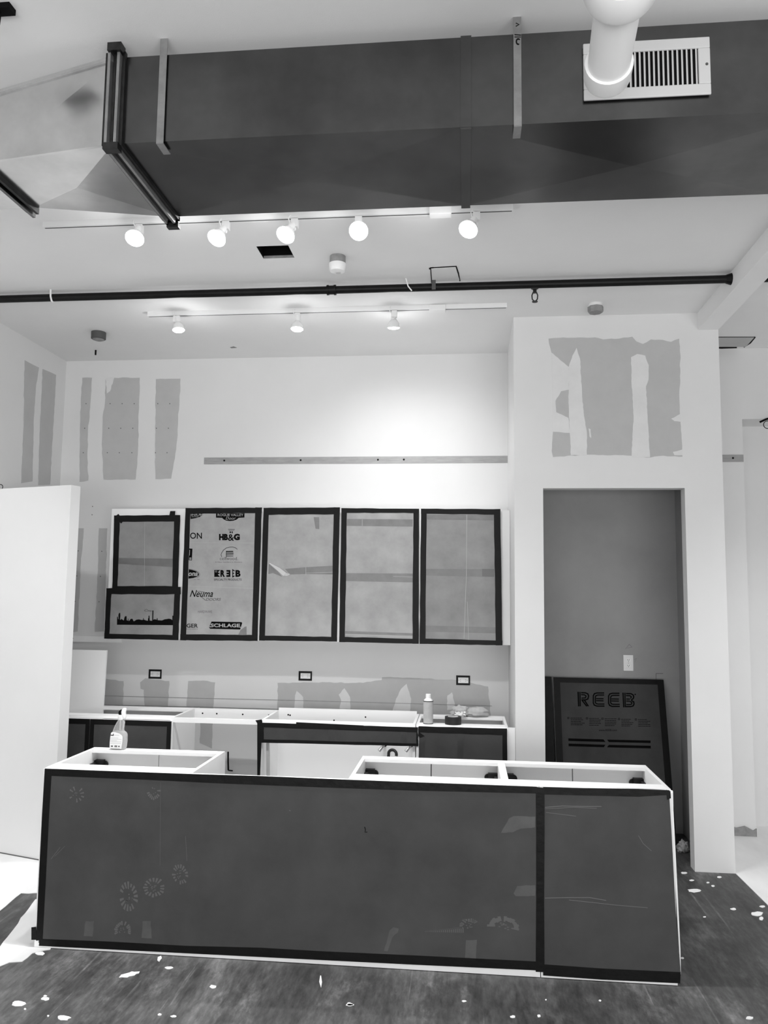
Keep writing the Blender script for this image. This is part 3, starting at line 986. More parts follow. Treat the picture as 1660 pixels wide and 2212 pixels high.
SKY = [(303, 826), (305, 665), (320, 665), (325, 710), (335, 720), (332, 630), (345, 590), (367, 590), (370, 650), (362, 720), (380, 730), (385, 705), (415, 725), (440, 740), (450, 690), (465, 655), (495, 655), (497, 735), (520, 745),
       (522, 700), (532, 705), (535, 750), (552, 745), (575, 710), (610, 705), (628, 740), (632, 755), (655, 750), (690, 725), (740, 718), (790, 730), (822, 728), (825, 695), (836, 692), (838, 725), (860, 730), (885, 742), (920, 745), (922, 700), (932, 690),
       (933, 645), (952, 645), (955, 742), (1005, 748), (1008, 540), (1030, 540), (1025, 725), (1060, 715), (1095, 728), (1098, 695), (1112, 695), (1115, 735), (1200, 740), (1250, 718), (1340, 705), (1385, 715), (1405, 735), (1408, 645), (1425, 645), (1430, 720), (1428, 835)]
slab('skyline_print', sk(SKY), PU2, .0004, 'print_ink', sh, .0026)
polys('smoke_print', ribbon_px(sk([(995, 550), (945, 540), (920, 555), (860, 555), (850, 540), (890, 515), (915, 530), (925, 545), (960, 560), (995, 552)]), .8), PU2, .0004, 'print_ink_grey', sh, .0026)

# ---- logo print
t, sh = UT[1]
OF = .0026


def A1(pts): return [(395 + x * .10241, 1090 + y * .10241) for x, y in pts]


def A2(pts): return [(395 + x * .10241, 1230 + y * .10241) for x, y in pts]


def ax1(x): return 395 + x * .10241


def ay1(y): return 1090 + y * .10241


def ay2(y): return 1230 + y * .10241


def ink(name, pxs, material='print_ink', off=OF):
    return polys(name, pxs, PU, .0004, material, sh, off)


INKP = 'cardboard_pale'
T2 = OF + .0005
ink('logo_shape', [A1([(165, 190), (432, 190), (415, 215), (360, 260), (280, 285), (165, 303)])])
text('INIUM', PU, ax1(175), ax1(425), ay1(236), ay1(192), INKP, sh, .02, off=T2)
text('EDITION', PU, ax1(190), ax1(330), ay1(266), ay1(245), INKP, sh, .01, off=T2)
ink('logo_shape', [A1([(703, 185), (1303, 180), (1302, 272), (1180, 280), (1140, 315), (1070, 340), (990, 347), (910, 335), (860, 308), (830, 280), (703, 275)])])
text('ROGUE VALLEY', PU, ax1(735), ax1(1280), ay1(244), ay1(192), INKP, sh, .01, off=T2)
text('Door', PU, ax1(905), ax1(1120), ay1(318), ay1(258), INKP, sh, .0, .35, off=T2)
text('ON', PU, ax1(155), ax1(405), ay1(722), ay1(590), 'print_ink', sh, .015, off=OF)
text('HB', PU, ax1(765), ax1(955), ay1(752), ay1(618), 'print_ink', sh, .07, off=OF)
text('G', PU, ax1(1075), ax1(1205), ay1(752), ay1(615), 'print_ink', sh, .07, off=OF)
text('&', PU, ax1(955), ax1(1085), ay1(765), ay1(625), 'print_ink', sh, .02, off=OF)
ink('logo_mark', [A1(q) for q in ([(955, 515), (1100, 518), (1100, 526), (955, 523)], [(968, 540), (1088, 542), (1088, 550), (968, 548)], [(990, 565), (1018, 565), (1018, 602), (990, 602)], [(1032, 565), (1056, 565), (1056, 605), (1032, 605)])])
ink('logo_shape', [A1([(135, 925), (205, 930), (192, 1178), (128, 1172)])])
text('S', PU, ax1(140), ax1(182), ay1(1165), ay1(1115), INKP, sh, .04, off=T2)
ink('logo_mark', [A1([(140, 955), (152, 955), (146, 1075), (136, 1072)])], INKP, T2)
ink('logo_arc', ribbon_px(A1([(820, 1100), (808, 1060), (820, 1020), (860, 960), (920, 915), (990, 897), (1060, 895), (1110, 910), (1150, 942)]), 1.0))
ink('logo_mark', [A1(q) for q in ([(920, 978), (1062, 978), (1070, 1000), (920, 1000)], [(920, 1015), (1070, 1015), (1074, 1035), (920, 1032)], [(920, 1050), (1070, 1052), (1072, 1064), (920, 1064)], [(918, 1082), (1068, 1086), (1068, 1096), (918, 1094)], [(912, 978), (921, 978), (921, 1130), (912, 1130)])])
text('cellwood.', PU, ax1(782), ax1(1165), ay1(1170), ay1(1105), 'print_ink_grey', sh, .0, off=OF)
text('A New Standard in Shutters', PU, ax1(685), ax1(1250), ay1(1225), ay1(1200), 'print_ink_grey', sh, .0, off=OF)
ink('logo_shape', [A1([(128, 1366), (200, 1378), (270, 1400), (320, 1430), (345, 1465), (335, 1500), (290, 1528), (220, 1548), (120, 1562)])])
text('ona', PU, ax1(118), ax1(318), ay1(1508), ay1(1432), INKP, sh, .03, .3, off=T2)
ink('logo_arc', ribbon_px(A1([(128, 1360), (215, 1372), (290, 1395), (340, 1430), (362, 1470), (350, 1510), (300, 1545)]), .5))
text('CO. 1988', PU, ax1(230), ax1(355), ay2(222), ay2(206), 'print_ink_grey', sh, .0, off=OF)
ink('logo_shape', [A1([(665, 1380), (790, 1378), (740, 1430), (790, 1450), (740, 1475), (790, 1525), (665, 1525)])])
ink('logo_arc', ribbon_px(A1(arc_px(702, 1412, 16, 16, 0, 360, 12)), .9), INKP, T2)
text('R', PU, ax1(795), ax1(892), ay1(1525), ay1(1380), 'print_ink', sh, .06, off=OF)
text('E', PU, ax1(920), ax1(1005), ay1(1525), ay1(1380), 'print_ink', sh, .06, off=OF, flip=True)
ink('logo_mark', [A1([(1045, 1360), (1062, 1366), (1062, 1535), (1045, 1540)]), A1([(1062, 1372), (1098, 1388), (1096, 1408), (1062, 1396)]), A1([(1062, 1440), (1085, 1440), (1085, 1462), (1062, 1462)]), A1([(1062, 1505), (1090, 1495), (1092, 1520), (1062, 1530)])])
text('B', PU, ax1(1112), ax1(1220), ay1(1525), ay1(1380), 'print_ink', sh, .06, off=OF)
text('SPECIALTY PRODUCTS', PU, ax1(660), ax1(1240), ay2(238), ay2(192), 'print_ink', sh, .01, off=OF)
text('Neuma', PU, ax1(148), ax1(640), ay2(582), ay2(438), 'print_ink', sh, .012, .4, off=OF)
ink('logo_arc', ribbon_px(A2([(285, 470), (350, 460), (420, 472), (480, 488)]), 1.1) + ribbon_px(A2([(385, 575), (430, 610), (480, 652)]), 1.1), 'print_ink_grey')
text('DOORS', PU, ax1(487), ax1(808), ay2(662), ay2(603), 'print_ink_grey', sh, .01, .3, off=OF)
text('HARDWARE', PU, ax1(322), ax1(620), ay2(918), ay2(865), 'print_ink_grey', sh, -.005, off=OF)
text('GER', PU, ax1(80), ax1(320), ay2(1230), ay2(1145), 'print_ink', sh, .02, off=OF)
text('DANIELS', PU, ax1(80), ax1(315), ay2(1268), ay2(1250), 'print_ink_grey', sh, .0, off=OF)
ink('logo_shape', [A2([(608, 1100), (1240, 1112), (1255, 1130), (1212, 1268), (578, 1252), (555, 1222), (565, 1200)])])
text('SCHLAGE', PU, ax1(588), ax1(1210), ay2(1218), ay2(1140), INKP, sh, .035, off=T2, dy=.5)
ink('logo_mark', [A2([(560, 1200), (600, 1205), (600, 1222), (560, 1216)]), A2([(1195, 1210), (1225, 1214), (1222, 1228), (1195, 1224)])], INKP, T2)
slab('packing_tape', [(515, 1371), (520, 1361), (529, 1354), (533, 1353), (533, 1371)], PU, .0004, 'packing_tape', sh, OF)
lines('crease', [([(410, 1172), (550, 1173)], .9), ([(406, 1266), (550, 1271)], .9)], PU, .0004, 'scuff_pale', sh, OF)

# ---- torn sheet
t, sh = UT[2]
slab('packing_tape', [(616, 1229), (664, 1225), (719, 1222), (719, 1241), (660, 1240), (627, 1241)], PU, .0004, 'packing_tape', sh, OF)
slab('packing_tape', [(678, 1117), (690, 1117), (690, 1143), (682, 1142)], PU, .0004, 'packing_tape', sh, OF)
lines('crease', [([(660, 1238), (719, 1236)], .8), ([(661, 1225), (661, 1242)], .8)], PU, .0004, 'scuff_pale', sh, OF + .0005)
slab('packing_tape_edge', [(573, 1352), (650, 1356), (716, 1358), (716, 1376), (573, 1373)], PU, .0003, 'packing_tape', sh, OF) if False else None
m = MB()
a_, b_, c_ = PU.at(582, 1217, .003), PU.at(622, 1243, .003), PU.at(627, 1240, .003)
cu_ = [PU.at(583, 1216, .004), PU.at(605, 1227, .028), PU.at(618, 1237, .032), PU.at(627, 1240, .004)]
dn_ = [PU.at(582, 1217, .003), PU.at(600, 1233, .010), PU.at(612, 1244, .012), PU.at(622, 1244, .003)]
m.add(cu_ + dn_, [(0, 1, 5, 4), (1, 2, 6, 5), (2, 3, 7, 6)])
m.build('torn_flap', 'label_paper', sh)
slab('torn_hole', [(581, 1218), (600, 1234), (610, 1246), (590, 1238), (580, 1240)], PU, .0003, 'packing_tape', sh, OF)

# ---- third, fourth
t, sh = UT[3]
slab('packing_tape', [(750, 1121), (892, 1122), (892, 1137.5), (749, 1136)], PU, .0004, 'packing_tape', sh, OF)
slab('packing_tape', [(748, 1238), (892, 1239), (892, 1258), (747, 1255)], PU, .0004, 'packing_tape', sh, OF)
slab('packing_tape', [(746, 1363), (892, 1368), (892, 1373), (746, 1369)], PU, .0004, 'packing_tape', sh, OF)
lines('crease', [([(746, 1370), (820, 1373), (892, 1376.5)], 1.6), ([(850, 1245), (892, 1246.5)], .8), ([(783, 1122), (783, 1136)], .8)], PU, .0004, 'scuff_pale', sh, OF + .0005)
t, sh = UT[4]
slab('packing_tape', [(922, 1112), (1068, 1112), (1067, 1124), (923, 1122)], PU, .0004, 'packing_tape_brown', sh, OF)
slab('packing_tape', [(921, 1229), (1068, 1229.5), (1068, 1246), (921, 1243)], PU, .0004, 'packing_tape_brown', sh, OF)
slab('packing_tape', [(1042, 1229), (1068, 1229.5), (1068, 1246), (1042, 1245)], PU, .0004, 'packing_tape_deep', sh, OF + .0005)
slab('packing_tape', [(920, 1351), (1071, 1355), (1071, 1368), (920, 1364)], PU, .0004, 'packing_tape_brown', sh, OF)
lines('crease', [([(1009, 1112), (1008, 1240), (1003, 1379)], 1.0), ([(1010, 1300), (1013, 1382)], .8)], PU, .0004, 'scuff_pale', sh, OF + .0009)

# ================================================================== OUTLETS
def outlet_h(cx, cy, lab):
    p = onY(cx, cy, YL)
    t = thing('wall_outlet', (p.x, YL, p.z - .035), lab, 'outlet', 'outlets above the base cabinets')
    m = MB()
    W, Hh, b = .054, .037, .015
    m.box(p.x - W, p.x + W, YL - .004, YL - .0003, p.z + Hh - b, p.z + Hh).box(p.x - W, p.x + W, YL - .004, YL - .0003, p.z - Hh, p.z - Hh + b)
    m.box(p.x - W, p.x - W + b, YL - .004, YL - .0003, p.z - Hh + b, p.z + Hh - b).box(p.x + W - b * .8, p.x + W, YL - .004, YL - .0003, p.z - Hh + b, p.z + Hh - b)
    m.build('tape_border', 'black_tape', t)
    MB().box(p.x - W + b, p.x + W - b * .8, YL - .006, YL - .0003, p.z - Hh + b, p.z + Hh - b).build('device', 'white_plastic', t, bevel=.003)
    for s in (-1, 1):
        m = MB()
        for dz in (-.006, .006):
            m.box(p.x + s * .02 - .004, p.x + s * .02 + .004, YL - .0068, YL - .006, p.z + dz - .0012, p.z + dz + .0012)
        m.tube([(p.x + s * .032, YL - .006, p.z), (p.x + s * .032, YL - .0068, p.z)], .0025, 8)
        m.build('receptacle_slots', 'dark_grey', t)
    return t


outlet_h(335.5, 1456, 'taped sideways outlet left of the other two above the base cabinets')
outlet_h(660, 1460, 'taped sideways outlet in the middle of the backsplash wall')
outlet_h(1001, 1469.5, 'taped sideways outlet above the rag at the right of the backsplash')
YBC = YB - .004
PI = PLY(YBC)
p = onY(1358, 1432, YBC)
t = thing('wall_outlet', (p.x, YBC, p.z - .06), 'upright white outlet on the closet wall above the leaning board', 'outlet')
MB().box(p.x - .037, p.x + .037, YBC - .006, YBC - .0003, p.z - .06, p.z + .06).build('cover_plate', 'white_plastic', t, bevel=.002)
for s in (-1, 1):
    MB().lathe((p.x, YBC - .006, p.z + s * .021), (0, -1, 0), [(0, .0165), (.002, .016)], 18).build('receptacle', 'white_edge', t)
    m = MB()
    for dx in (-.006, .006):
        m.box(p.x + dx - .0014, p.x + dx + .0014, YBC - .0092, YBC - .008, p.z + s * .021 - .001, p.z + s * .021 + .008)
    m.tube([(p.x, YBC - .008, p.z + s * .021 - .007), (p.x, YBC - .0092, p.z + s * .021 - .007)], .003, 8)
    m.build('receptacle_slots', 'dark_grey', t)
MB().lathe((p.x, YBC - .006, p.z), (0, -1, 0), [(0, .003), (.001, .003)], 8).build('plate_screw', 'mid_grey', t)

# ================================================================== BACK BASE CABINETS
YBF, YBK, ZH = 5.50, 5.975, 0.876
TH = .018


def base_box(name, x0, x1, lab, rails=True, left=True, right=True, frontz=None, yk=YBK, yf=YBF, zh=ZH, grp='base cabinets along the back wall', zback=None):
    t = thing(name, ((x0 + x1) / 2, (yf + yk) / 2, 0), lab, 'cabinet', grp)
    if left: MB().box(x0, x0 + TH, yf, yk, 0, zh).build('side_panel', 'white_cab', t)
    if right: MB().box(x1 - TH, x1, yf, yk, 0, zh).build('side_panel', 'white_cab', t)
    MB().box(x0 + TH, x1 - TH, yf, yk, .1, .118).build('bottom_panel', 'white_cab', t)
    return t


PF = PLY(YBF - .022)
# left one
x0, x1 = -3.05, -2.03
tL = base_box('base_cabinet', x0, x1, 'left base cabinet with two cardboard covered doors, by the partition')
MB().box(x0 + TH, x1 - TH, YBF, YBF + .09, ZH - TH, ZH).build('front_rail', 'white_edge', tL)
MB().box(x0 + TH, x1 - TH, YBK - .09, YBK, ZH - TH, ZH).build('back_rail', 'white_edge', tL)
MB().box(x0 + TH, x1 - TH, YBK - .012, YBK - .002, .118, ZH - .03).build('back_panel', 'white_cab', tL)
for (xa, xb, s) in ((x0 + .003, -2.625, 31), (-2.622, x1 - .003, 32)):
    d_ = MB().box(xa, xb, YBF - .02, YBF - .0005, .11, ZH - .022).build('door', 'white_cab', tL)
    MB().box(xa + .01, xb - .01, YBF - .0225, YBF - .02, .13, ZH - .035).build('cardboard_sheet', 'cardboard_dark', d_)
    for (a, b, c_, e) in ((xa, xb, ZH - .058, ZH - .022), (xa, xb, .11, .14)):
        MB().box(a, b, YBF - .024, YBF - .0201, c_, e).build('tape_strip', 'black_tape', tL)
    for (a, b) in ((xa, xa + .03), (xb - .03, xb)):
        MB().box(a, b, YBF - .0245, YBF - .0201, .11, ZH - .022).build('tape_strip', 'black_tape', tL)
# sink base
x0, x1 = -1.405, -0.335
tS = base_box('sink_base_cabinet', x0, x1, 'open sink base cabinet with a taped cardboard strip across its top')
MB().box(x0 + TH, x1 - TH, YBF, YBF + .05, ZH - TH, ZH).build('front_rail', 'white_edge', tS)
MB().box(x0 + TH, x1 - TH, YBK - .014, YBK - .002, .118, ZH + .02).build('back_panel', 'white_cab', tS)
o = [(563, 1561), (903, 1571), (904, 1612), (563, 1604)]
n_ = [(570, 1571), (900, 1582), (900, 1606), (570, 1597)]
p0, p2 = PF.at(*o[0]), PF.at(*o[2])
d_ = MB().box(x0 + .004, x1 - .004, YBF - .02, YBF - .0005, p2.z + .006, ZH - .018).build('false_front', 'white_cab', tS)
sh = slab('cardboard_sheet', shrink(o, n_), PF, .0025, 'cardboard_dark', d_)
quad_tape(o, n_, PF, tS, .0026, seed=41)
slab('packing_tape', [(710, 1575), (724, 1576), (723, 1603), (709, 1602)], PF, .0006, 'packing_tape_dark', tS, .0027)
slab('packing_tape', [(866, 1579), (879, 1580), (879, 1607), (866, 1606)], PF, .0006, 'packing_tape_dark', tS, .0027)
slab('tape_strip', [(556, 1557), (567, 1557), (567, 1563), (562, 1680), (556, 1680)], PF, .001, 'black_tape', tS, .004)
slab('tape_strip', [(552, 1556), (566, 1554), (567, 1563), (558, 1566)], PF, .001, 'black_tape', tS, .005)
slab('tape_strip', [(640, 1560), (786, 1567), (788, 1577), (700, 1575), (640, 1570)], PF, .001, 'black_tape', tS, .005)
# the slanted inner stile and screw holes in the back panel
MB().bar((x0 + .05, YBF + .10, .118), (x0 + .05, YBF + .02, .72), .018, .03, up=(0, 1, 0)).build('corner_stile', 'wood_edge', tS)
m = MB()
for sx, sy in ((623, 1544), (627, 1545), (722, 1556), (790, 1549), (903, 1547)):
    p = onY(sx, sy, YBK - .014)
    if p.z < ZH + .015: m.lathe((p.x, YBK - .014, p.z), (0, -1, 0), [(0, .006), (.001, .006)], 10)
m.build('screw_heads', 'black', tS)
# right one
x0, x1 = -0.33, 0.285
tR = base_box('base_cabinet', x0, x1, 'right base cabinet with a dark cardboard front, holding can, tape and rag')
MB().box(x0 + TH, x1 - TH, YBF, YBF + .09, ZH - TH, ZH).build('front_rail', 'white_edge', tR)
MB().box(x0 + TH, x1 - TH, YBK - .09, YBK, ZH - TH, ZH).build('back_rail', 'white_edge', tR)
MB().box(x0 + TH, x1 - TH, YBK - .012, YBK - .002, .118, ZH - TH).build('back_panel', 'white_cab', tR)
o = [(905, 1571), (1096, 1576), (1100, 1860), (905, 1850)]
n_ = [(914, 1580), (1086, 1585), (1089, 1850), (914, 1842)]
d_ = MB().box(x0 + .004, x1 - .004, YBF - .02, YBF - .0005, .11, ZH - .012).build('door', 'white_cab', tR)
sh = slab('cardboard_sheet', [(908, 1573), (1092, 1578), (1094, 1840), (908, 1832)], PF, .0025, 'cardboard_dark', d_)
n_ = [(906, 1582), (1086, 1588), (1088, 1840), (906, 1832)]
o = [(905, 1569), (1096, 1574), (1098, 1848), (905, 1842)]
quad_tape(o, n_, PF, tR, .0026, seed=43)
slab('packing_tape', [(990, 1583), (1003, 1584), (1000, 1640), (988, 1640)], PF, .0006, 'packing_tape_dark', tR, .0027)
slab('packing_tape', [(906, 1577), (919, 1578), (917, 1640), (906, 1640)], PF, .0006, 'packing_tape_dark', tR, .0027)
slab('tape_strip', [(904, 1570), (911, 1572), (908, 1583), (918, 1590), (908, 1594), (904, 1590)], PF, .001, 'black_tape', tR, .005)
MB().box(x1, XA - .002, YBF + .002, YBF + .02, 0, ZH - .005).build('filler_strip', 'white_cab', tR)
# rails across the dishwasher gap
MB().box(-2.03, -1.405, YBF + .0, YBF + .018, ZH - .032, ZH + .0).build('support_rail', 'white_edge', None, label='white wooden rail bridging the gap between the back base cabinets', cat='rail')
t = thing('back_stretcher', (-1.72, YBK, .77), 'white back rail with screws across the cabinet gap', 'rail')
MB().box(-2.03, -1.405, YBK - .02, YBK - .002, ZH - .085, ZH + .0).build('board', 'white_edge', t)
m = MB()
for sx in (-1.97, -1.86, -1.66, -1.46):
    m.lathe((sx, YBK - .02, ZH - .035), (0, -1, 0), [(0, .006), (.001, .006)], 10)
m.build('screw_heads', 'black', t)
# plumbing stubs below the sink base
for i, (px_, py_) in enumerate(((819, 1617), (877, 1618))):
    p = onY(px_, py_, 5.86)
    t = thing('shutoff_valve', (p.x, 5.95, p.z - .03), ['left small water valve under the sink base rail', 'right small water valve under the sink base rail'][i], 'valve', 'water valves in the sink base')
    MB().tube([(p.x + .03, YBK - .015, p.z + .015), (p.x + .03, 5.86, p.z + .015)], .009, 10).build('stub_pipe', 'bare_steel', t, smooth=True)
    MB().lathe((p.x + .03, YBK - .014, p.z + .015), (0, -1, 0), [(0, .022), (.006, .016)], 14).build('escutcheon', 'dark_plastic', t)
    MB().lathe((p.x + .03, 5.885, p.z + .018), (-.6, -.4, -.7), [(0, .01), (.05, .012)], 12).build('valve_body', 'bare_steel', t)
p = onY(848, 1630, 5.88)
m = MB()
m.tube([p + Vector((.03 * math.cos(a), .01 * a, .03 * math.sin(a))) for a in [i * .3 - .3 for i in range(13)]] + [Vector((p.x - .04, YBK - .02, p.z - .1))], .011, 10)
m.build('drain_hose', 'dark_plastic', None, smooth=True, label='dark curved drain pipe inside the open sink base', cat='pipe')

# ---- white board standing on the left base cabinet
m = MB()
yy = 5.86
pa, pb, pc_, pd = onY(120, 1403, yy + .06), onY(230.5, 1405, yy + .06), onY(222, 1536, yy), onY(120, 1533, yy)
dd = (pc_ - pb) * ((pc_.z - .12) / (pb.z - pc_.z))
pc_, pd = pc_ + dd, pd + (pd - pa) * ((pd.z - .12) / (pa.z - pd.z))
pc_.z = pd.z = .1185
m.poly([pa, pb, pc_, pd], (0, .018, 0))
m.build('white_board', 'white_cab', None, label='white board standing upright in the open left base cabinet', cat='board')

# ---- things on the right base cabinet
pc = onZ(926, 1561, ZH)
t = thing('spray_can', (pc.x, YBF + .055, ZH), 'pale cylindrical can with white cap on the right base cabinet', 'can')
b = Vector((pc.x, YBF + .055, ZH))
MB().lathe(b, (0, 0, 1), [(0, .031), (.004, .033), (.150, .033), (.154, .031)], 28).build('body', 'mid_grey', t, smooth=True)
MB().lathe(b + Vector((0, 0, .006)), (0, 0, 1), [(0, .0334), (.142, .0334)], 28).build('paper_label', 'rag_cloth', t, smooth=True)
MB().lathe(b + Vector((0, 0, .150)), (0, 0, 1), [(0, .0345), (.004, .0345)], 28).build('rim', 'black', t)
MB().lathe(b + Vector((0, 0, .154)), (0, 0, 1), [(0, .032), (.010, .024), (.016, .018)], 28).build('shoulder', 'white_plastic', t, smooth=True)
MB().lathe(b + Vector((0, 0, .168)), (0, 0, 1), [(0, .0185), (.028, .018), (.030, .016)], 20).build('cap', 'white_plastic', t, smooth=True)
MB().lathe(b, (0, 0, 1), [(0, .034), (.003, .034)], 28).build('base_rim', 'black', t)
b = Vector((-0.082, YBF + .065, ZH))
t = thing('tape_roll', tuple(b), 'roll of black tape lying on the right base cabinet', 'tape')
m = MB()
nn = 32
vs, fs = [], []
for (r, z) in ((.056, 0), (.056, .05), (.036, .05), (.036, 0)):
    vs += [b + Vector((r * math.cos(2 * math.pi * j / nn), r * math.sin(2 * math.pi * j / nn), z)) for j in range(nn)]
for k_ in range(4):
    for j in range(nn):
        fs.append((k_ * nn + j, k_ * nn + (j + 1) % nn, ((k_ + 1) % 4) * nn + (j + 1) % nn, ((k_ + 1) % 4) * nn + j))
m.add(vs, fs)
m.build('tape_wind', 'dark_plastic', t, smooth=True)
vs, fs = [], []
m = MB()
for (r, z) in ((.0358, .0), (.0358, .0515), (.033, .0515), (.033, 0)):
    vs += [b + Vector((r * math.cos(2 * math.pi * j / nn), r * math.sin(2 * math.pi * j / nn), z)) for j in range(nn)]
for k_ in range(4):
    for j in range(nn):
        fs.append((k_ * nn + j, k_ * nn + (j + 1) % nn, ((k_ + 1) % 4) * nn + (j + 1) % nn, ((k_ + 1) % 4) * nn + j))
m.add(vs, fs)
m.build('core', 'wood_edge', t)


def blob(ctr, rx, ry, rz, seed, amp=.18, fr=2.2, n=28, mm=18, zfloor=None):
    vs, fs = [], []
    ctr = Vector(ctr)
    for i in range(mm + 1):
        ph = math.pi * i / mm
        for j in range(n):
            th = 2 * math.pi * j / n
            u = Vector((math.sin(ph) * math.cos(th), math.sin(ph) * math.sin(th), math.cos(ph)))
            r = 1 + amp * mnoise.noise(u * fr + Vector((seed, 0, 0))) + amp * .9 * abs(mnoise.noise(u * fr * 2.3 + Vector((0, seed, 0))))
            p = ctr + Vector((u.x * rx, u.y * ry, u.z * rz)) * r
            if zfloor is not None: p.z = max(p.z, zfloor)
            vs.append(p)
    for i in range(mm):
        for j in range(n):
            a, b_ = i * n + j, i * n + (j + 1) % n
            fs.append((a, b_, b_ + n, a + n))
    return vs, fs


t = thing('rag', (0.02, YBK - .04, ZH), 'crumpled grey cloth rag lying behind the tape roll', 'rag')
m = MB()
m.add(*blob((0.075, YBK - .055, ZH + .03), .095, .045, .036, 3, .22, 1.8, zfloor=ZH + .0005))
m.add(*blob((-0.03, YBK - .06, ZH + .032), .062, .045, .04, 9, .4, 2.0, zfloor=ZH + .0005))
m.build('cloth', 'rag_cloth', t, smooth=True)
m = MB()
m.add(*blob((-0.035, YBK - .095, ZH + .022), .036, .022, .024, 5, .4, 3.0, zfloor=ZH + .0005))
m.build('paper_wad', 'paint_white', t, smooth=True)

# ================================================================== ISLAND
YI, YIK, ZI = 3.95, 4.50, 0.862


def island_unit(x0, x1, lab):
    t = thing('island_cabinet', ((x0 + x1) / 2, (YI + YIK) / 2, 0), lab, 'cabinet', 'island cabinets')
    for a, b in ((x0, x0 + TH), (x1 - TH, x1)):
        MB().box(a, b, YI, YIK - .02, 0, ZI).build('side_panel', 'white_cab', t)
    MB().box(x0 + TH, x1 - TH, YI, YI + .09, ZI - TH, ZI).build('front_rail', 'white_edge', t)
    MB().box(x0 + TH, x1 - TH, YIK - .085, YIK - .02, ZI - TH, ZI).build('back_rail', 'white_edge', t)
    MB().box(x0 + TH, x1 - TH, YI + .0, YI + .012, .1, ZI - TH).build('back_panel', 'white_cab', t)
    MB().box(x0 + TH, x1 - TH, YI + .012, YIK - .02, .1, .118).build('bottom_panel', 'white_cab', t)
    xm = (x0 + x1) / 2
    for a, b, hs in ((x0 + .002, xm - .003, x0 + TH), (xm + .003, x1 - .002, x1 - TH)):
        d_ = MB().box(a, b, YIK - .019, YIK, .11, ZI - .01).build('door', 'white_cab', t)
        s = 1 if hs < xm else -1
        m = MB()
        m.box(min(hs, hs + s * .05), max(hs, hs + s * .05), YIK - .055, YIK - .0195, ZI - .118, ZI - .066)
        m.box(min(hs, hs + s * .018), max(hs, hs + s * .018), YIK - .11, YIK - .055, ZI - .11, ZI - .075)
        m.lathe((hs + s * .05, YIK - .0195, ZI - .092), (0, -1, 0), [(0, .02), (.012, .02)], 14)
        m.build('hinge', 'dark_plastic', d_)
    return t


island_unit(-2.112, -1.345, 'left open-topped white island cabinet under the spray bottle')
island_unit(-0.562, 0.192, 'middle open-topped white island cabinet beside the gap')
island_unit(0.1925, 0.957, 'rightmost open-topped white island cabinet')
# power cord stub in the gap
p = onY(492, 1640, 4.3)
m = MB()
m.tube([onY(493, 1624, 4.49), onY(493, 1645, 4.49), onY(493.5, 1664, 4.49)], .005, 8)
m.tube([onY(493.5, 1664, 4.49), onY(503, 1665, 4.49)], .004, 8)
m.build('door_edge_strip', 'black', None, label='thin black rod standing beside the left island cabinet', cat='rod')

PIF = PLY(YI - .020)


def front_panel(x0, x1, lab):
    t = thing('island_front_panel', ((x0 + x1) / 2, YI - .01, 0), lab, 'panel', 'cardboard covered island panels')
    MB().box(x0, x1, YI - .0195, YI - .0005, 0.002, ZI - .004).build('board', 'white_edge', t)
    return t


XM = PIF.at(1167, 1900).x
tA = front_panel(-2.115, XM - .002, 'wide brown cardboard covered front panel of the island with boot prints')
tB = front_panel(XM + .002, 0.962, 'narrow creased cardboard panel at the right end of the island')
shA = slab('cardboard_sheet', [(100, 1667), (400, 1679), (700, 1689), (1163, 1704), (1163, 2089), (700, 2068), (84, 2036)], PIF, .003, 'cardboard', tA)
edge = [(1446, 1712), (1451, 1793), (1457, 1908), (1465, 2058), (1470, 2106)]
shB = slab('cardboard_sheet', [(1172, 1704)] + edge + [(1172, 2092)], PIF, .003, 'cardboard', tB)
T = .0032
TW = .0012


def tp(px, par, off=T): return slab('tape_strip', px, PIF, TW, 'black_tape', par, off)


tp([(97, 1660), (200, 1664), (420, 1672), (560, 1676), (700, 1682), (900, 1690), (1160, 1699.5), (1160, 1714), (900, 1708), (700, 1701), (470, 1692), (330, 1685), (111, 1676)], tA)
tp([(97, 1660), (112, 1663), (106, 1760), (99, 1900), (92, 2030), (78, 2032), (84, 1900), (91, 1760)], tA, T + .0005)
tp([(68, 2003), (78, 2002), (80, 2030), (68, 2030)], tA, T + .001)
tp([(86, 2028), (240, 2034), (400, 2043), (560, 2047), (700, 2055), (900, 2064), (1160, 2077), (1160, 2096), (900, 2084), (700, 2074), (400, 2059), (84, 2043)], tA, T + .0002)
tp([(1158, 1700), (1177, 1702), (1177, 1800), (1176, 1950), (1177, 2100), (1158, 2099), (1159, 1950), (1159, 1800)], tA, T + .001)
tp([(1174, 1700), (1250, 1702), (1380, 1704), (1447, 1707), (1447, 1717), (1380, 1721), (1250, 1718), (1174, 1716)], tB, T + .0005)
tp([(1440, 1706), (1449, 1709), (1450, 1724), (1442, 1728)], tB, T + .001)
tp([(1174, 2083), (1300, 2092), (1471, 2100), (1470, 2124), (1300, 2116), (1174, 2107)], tB, T + .0003)


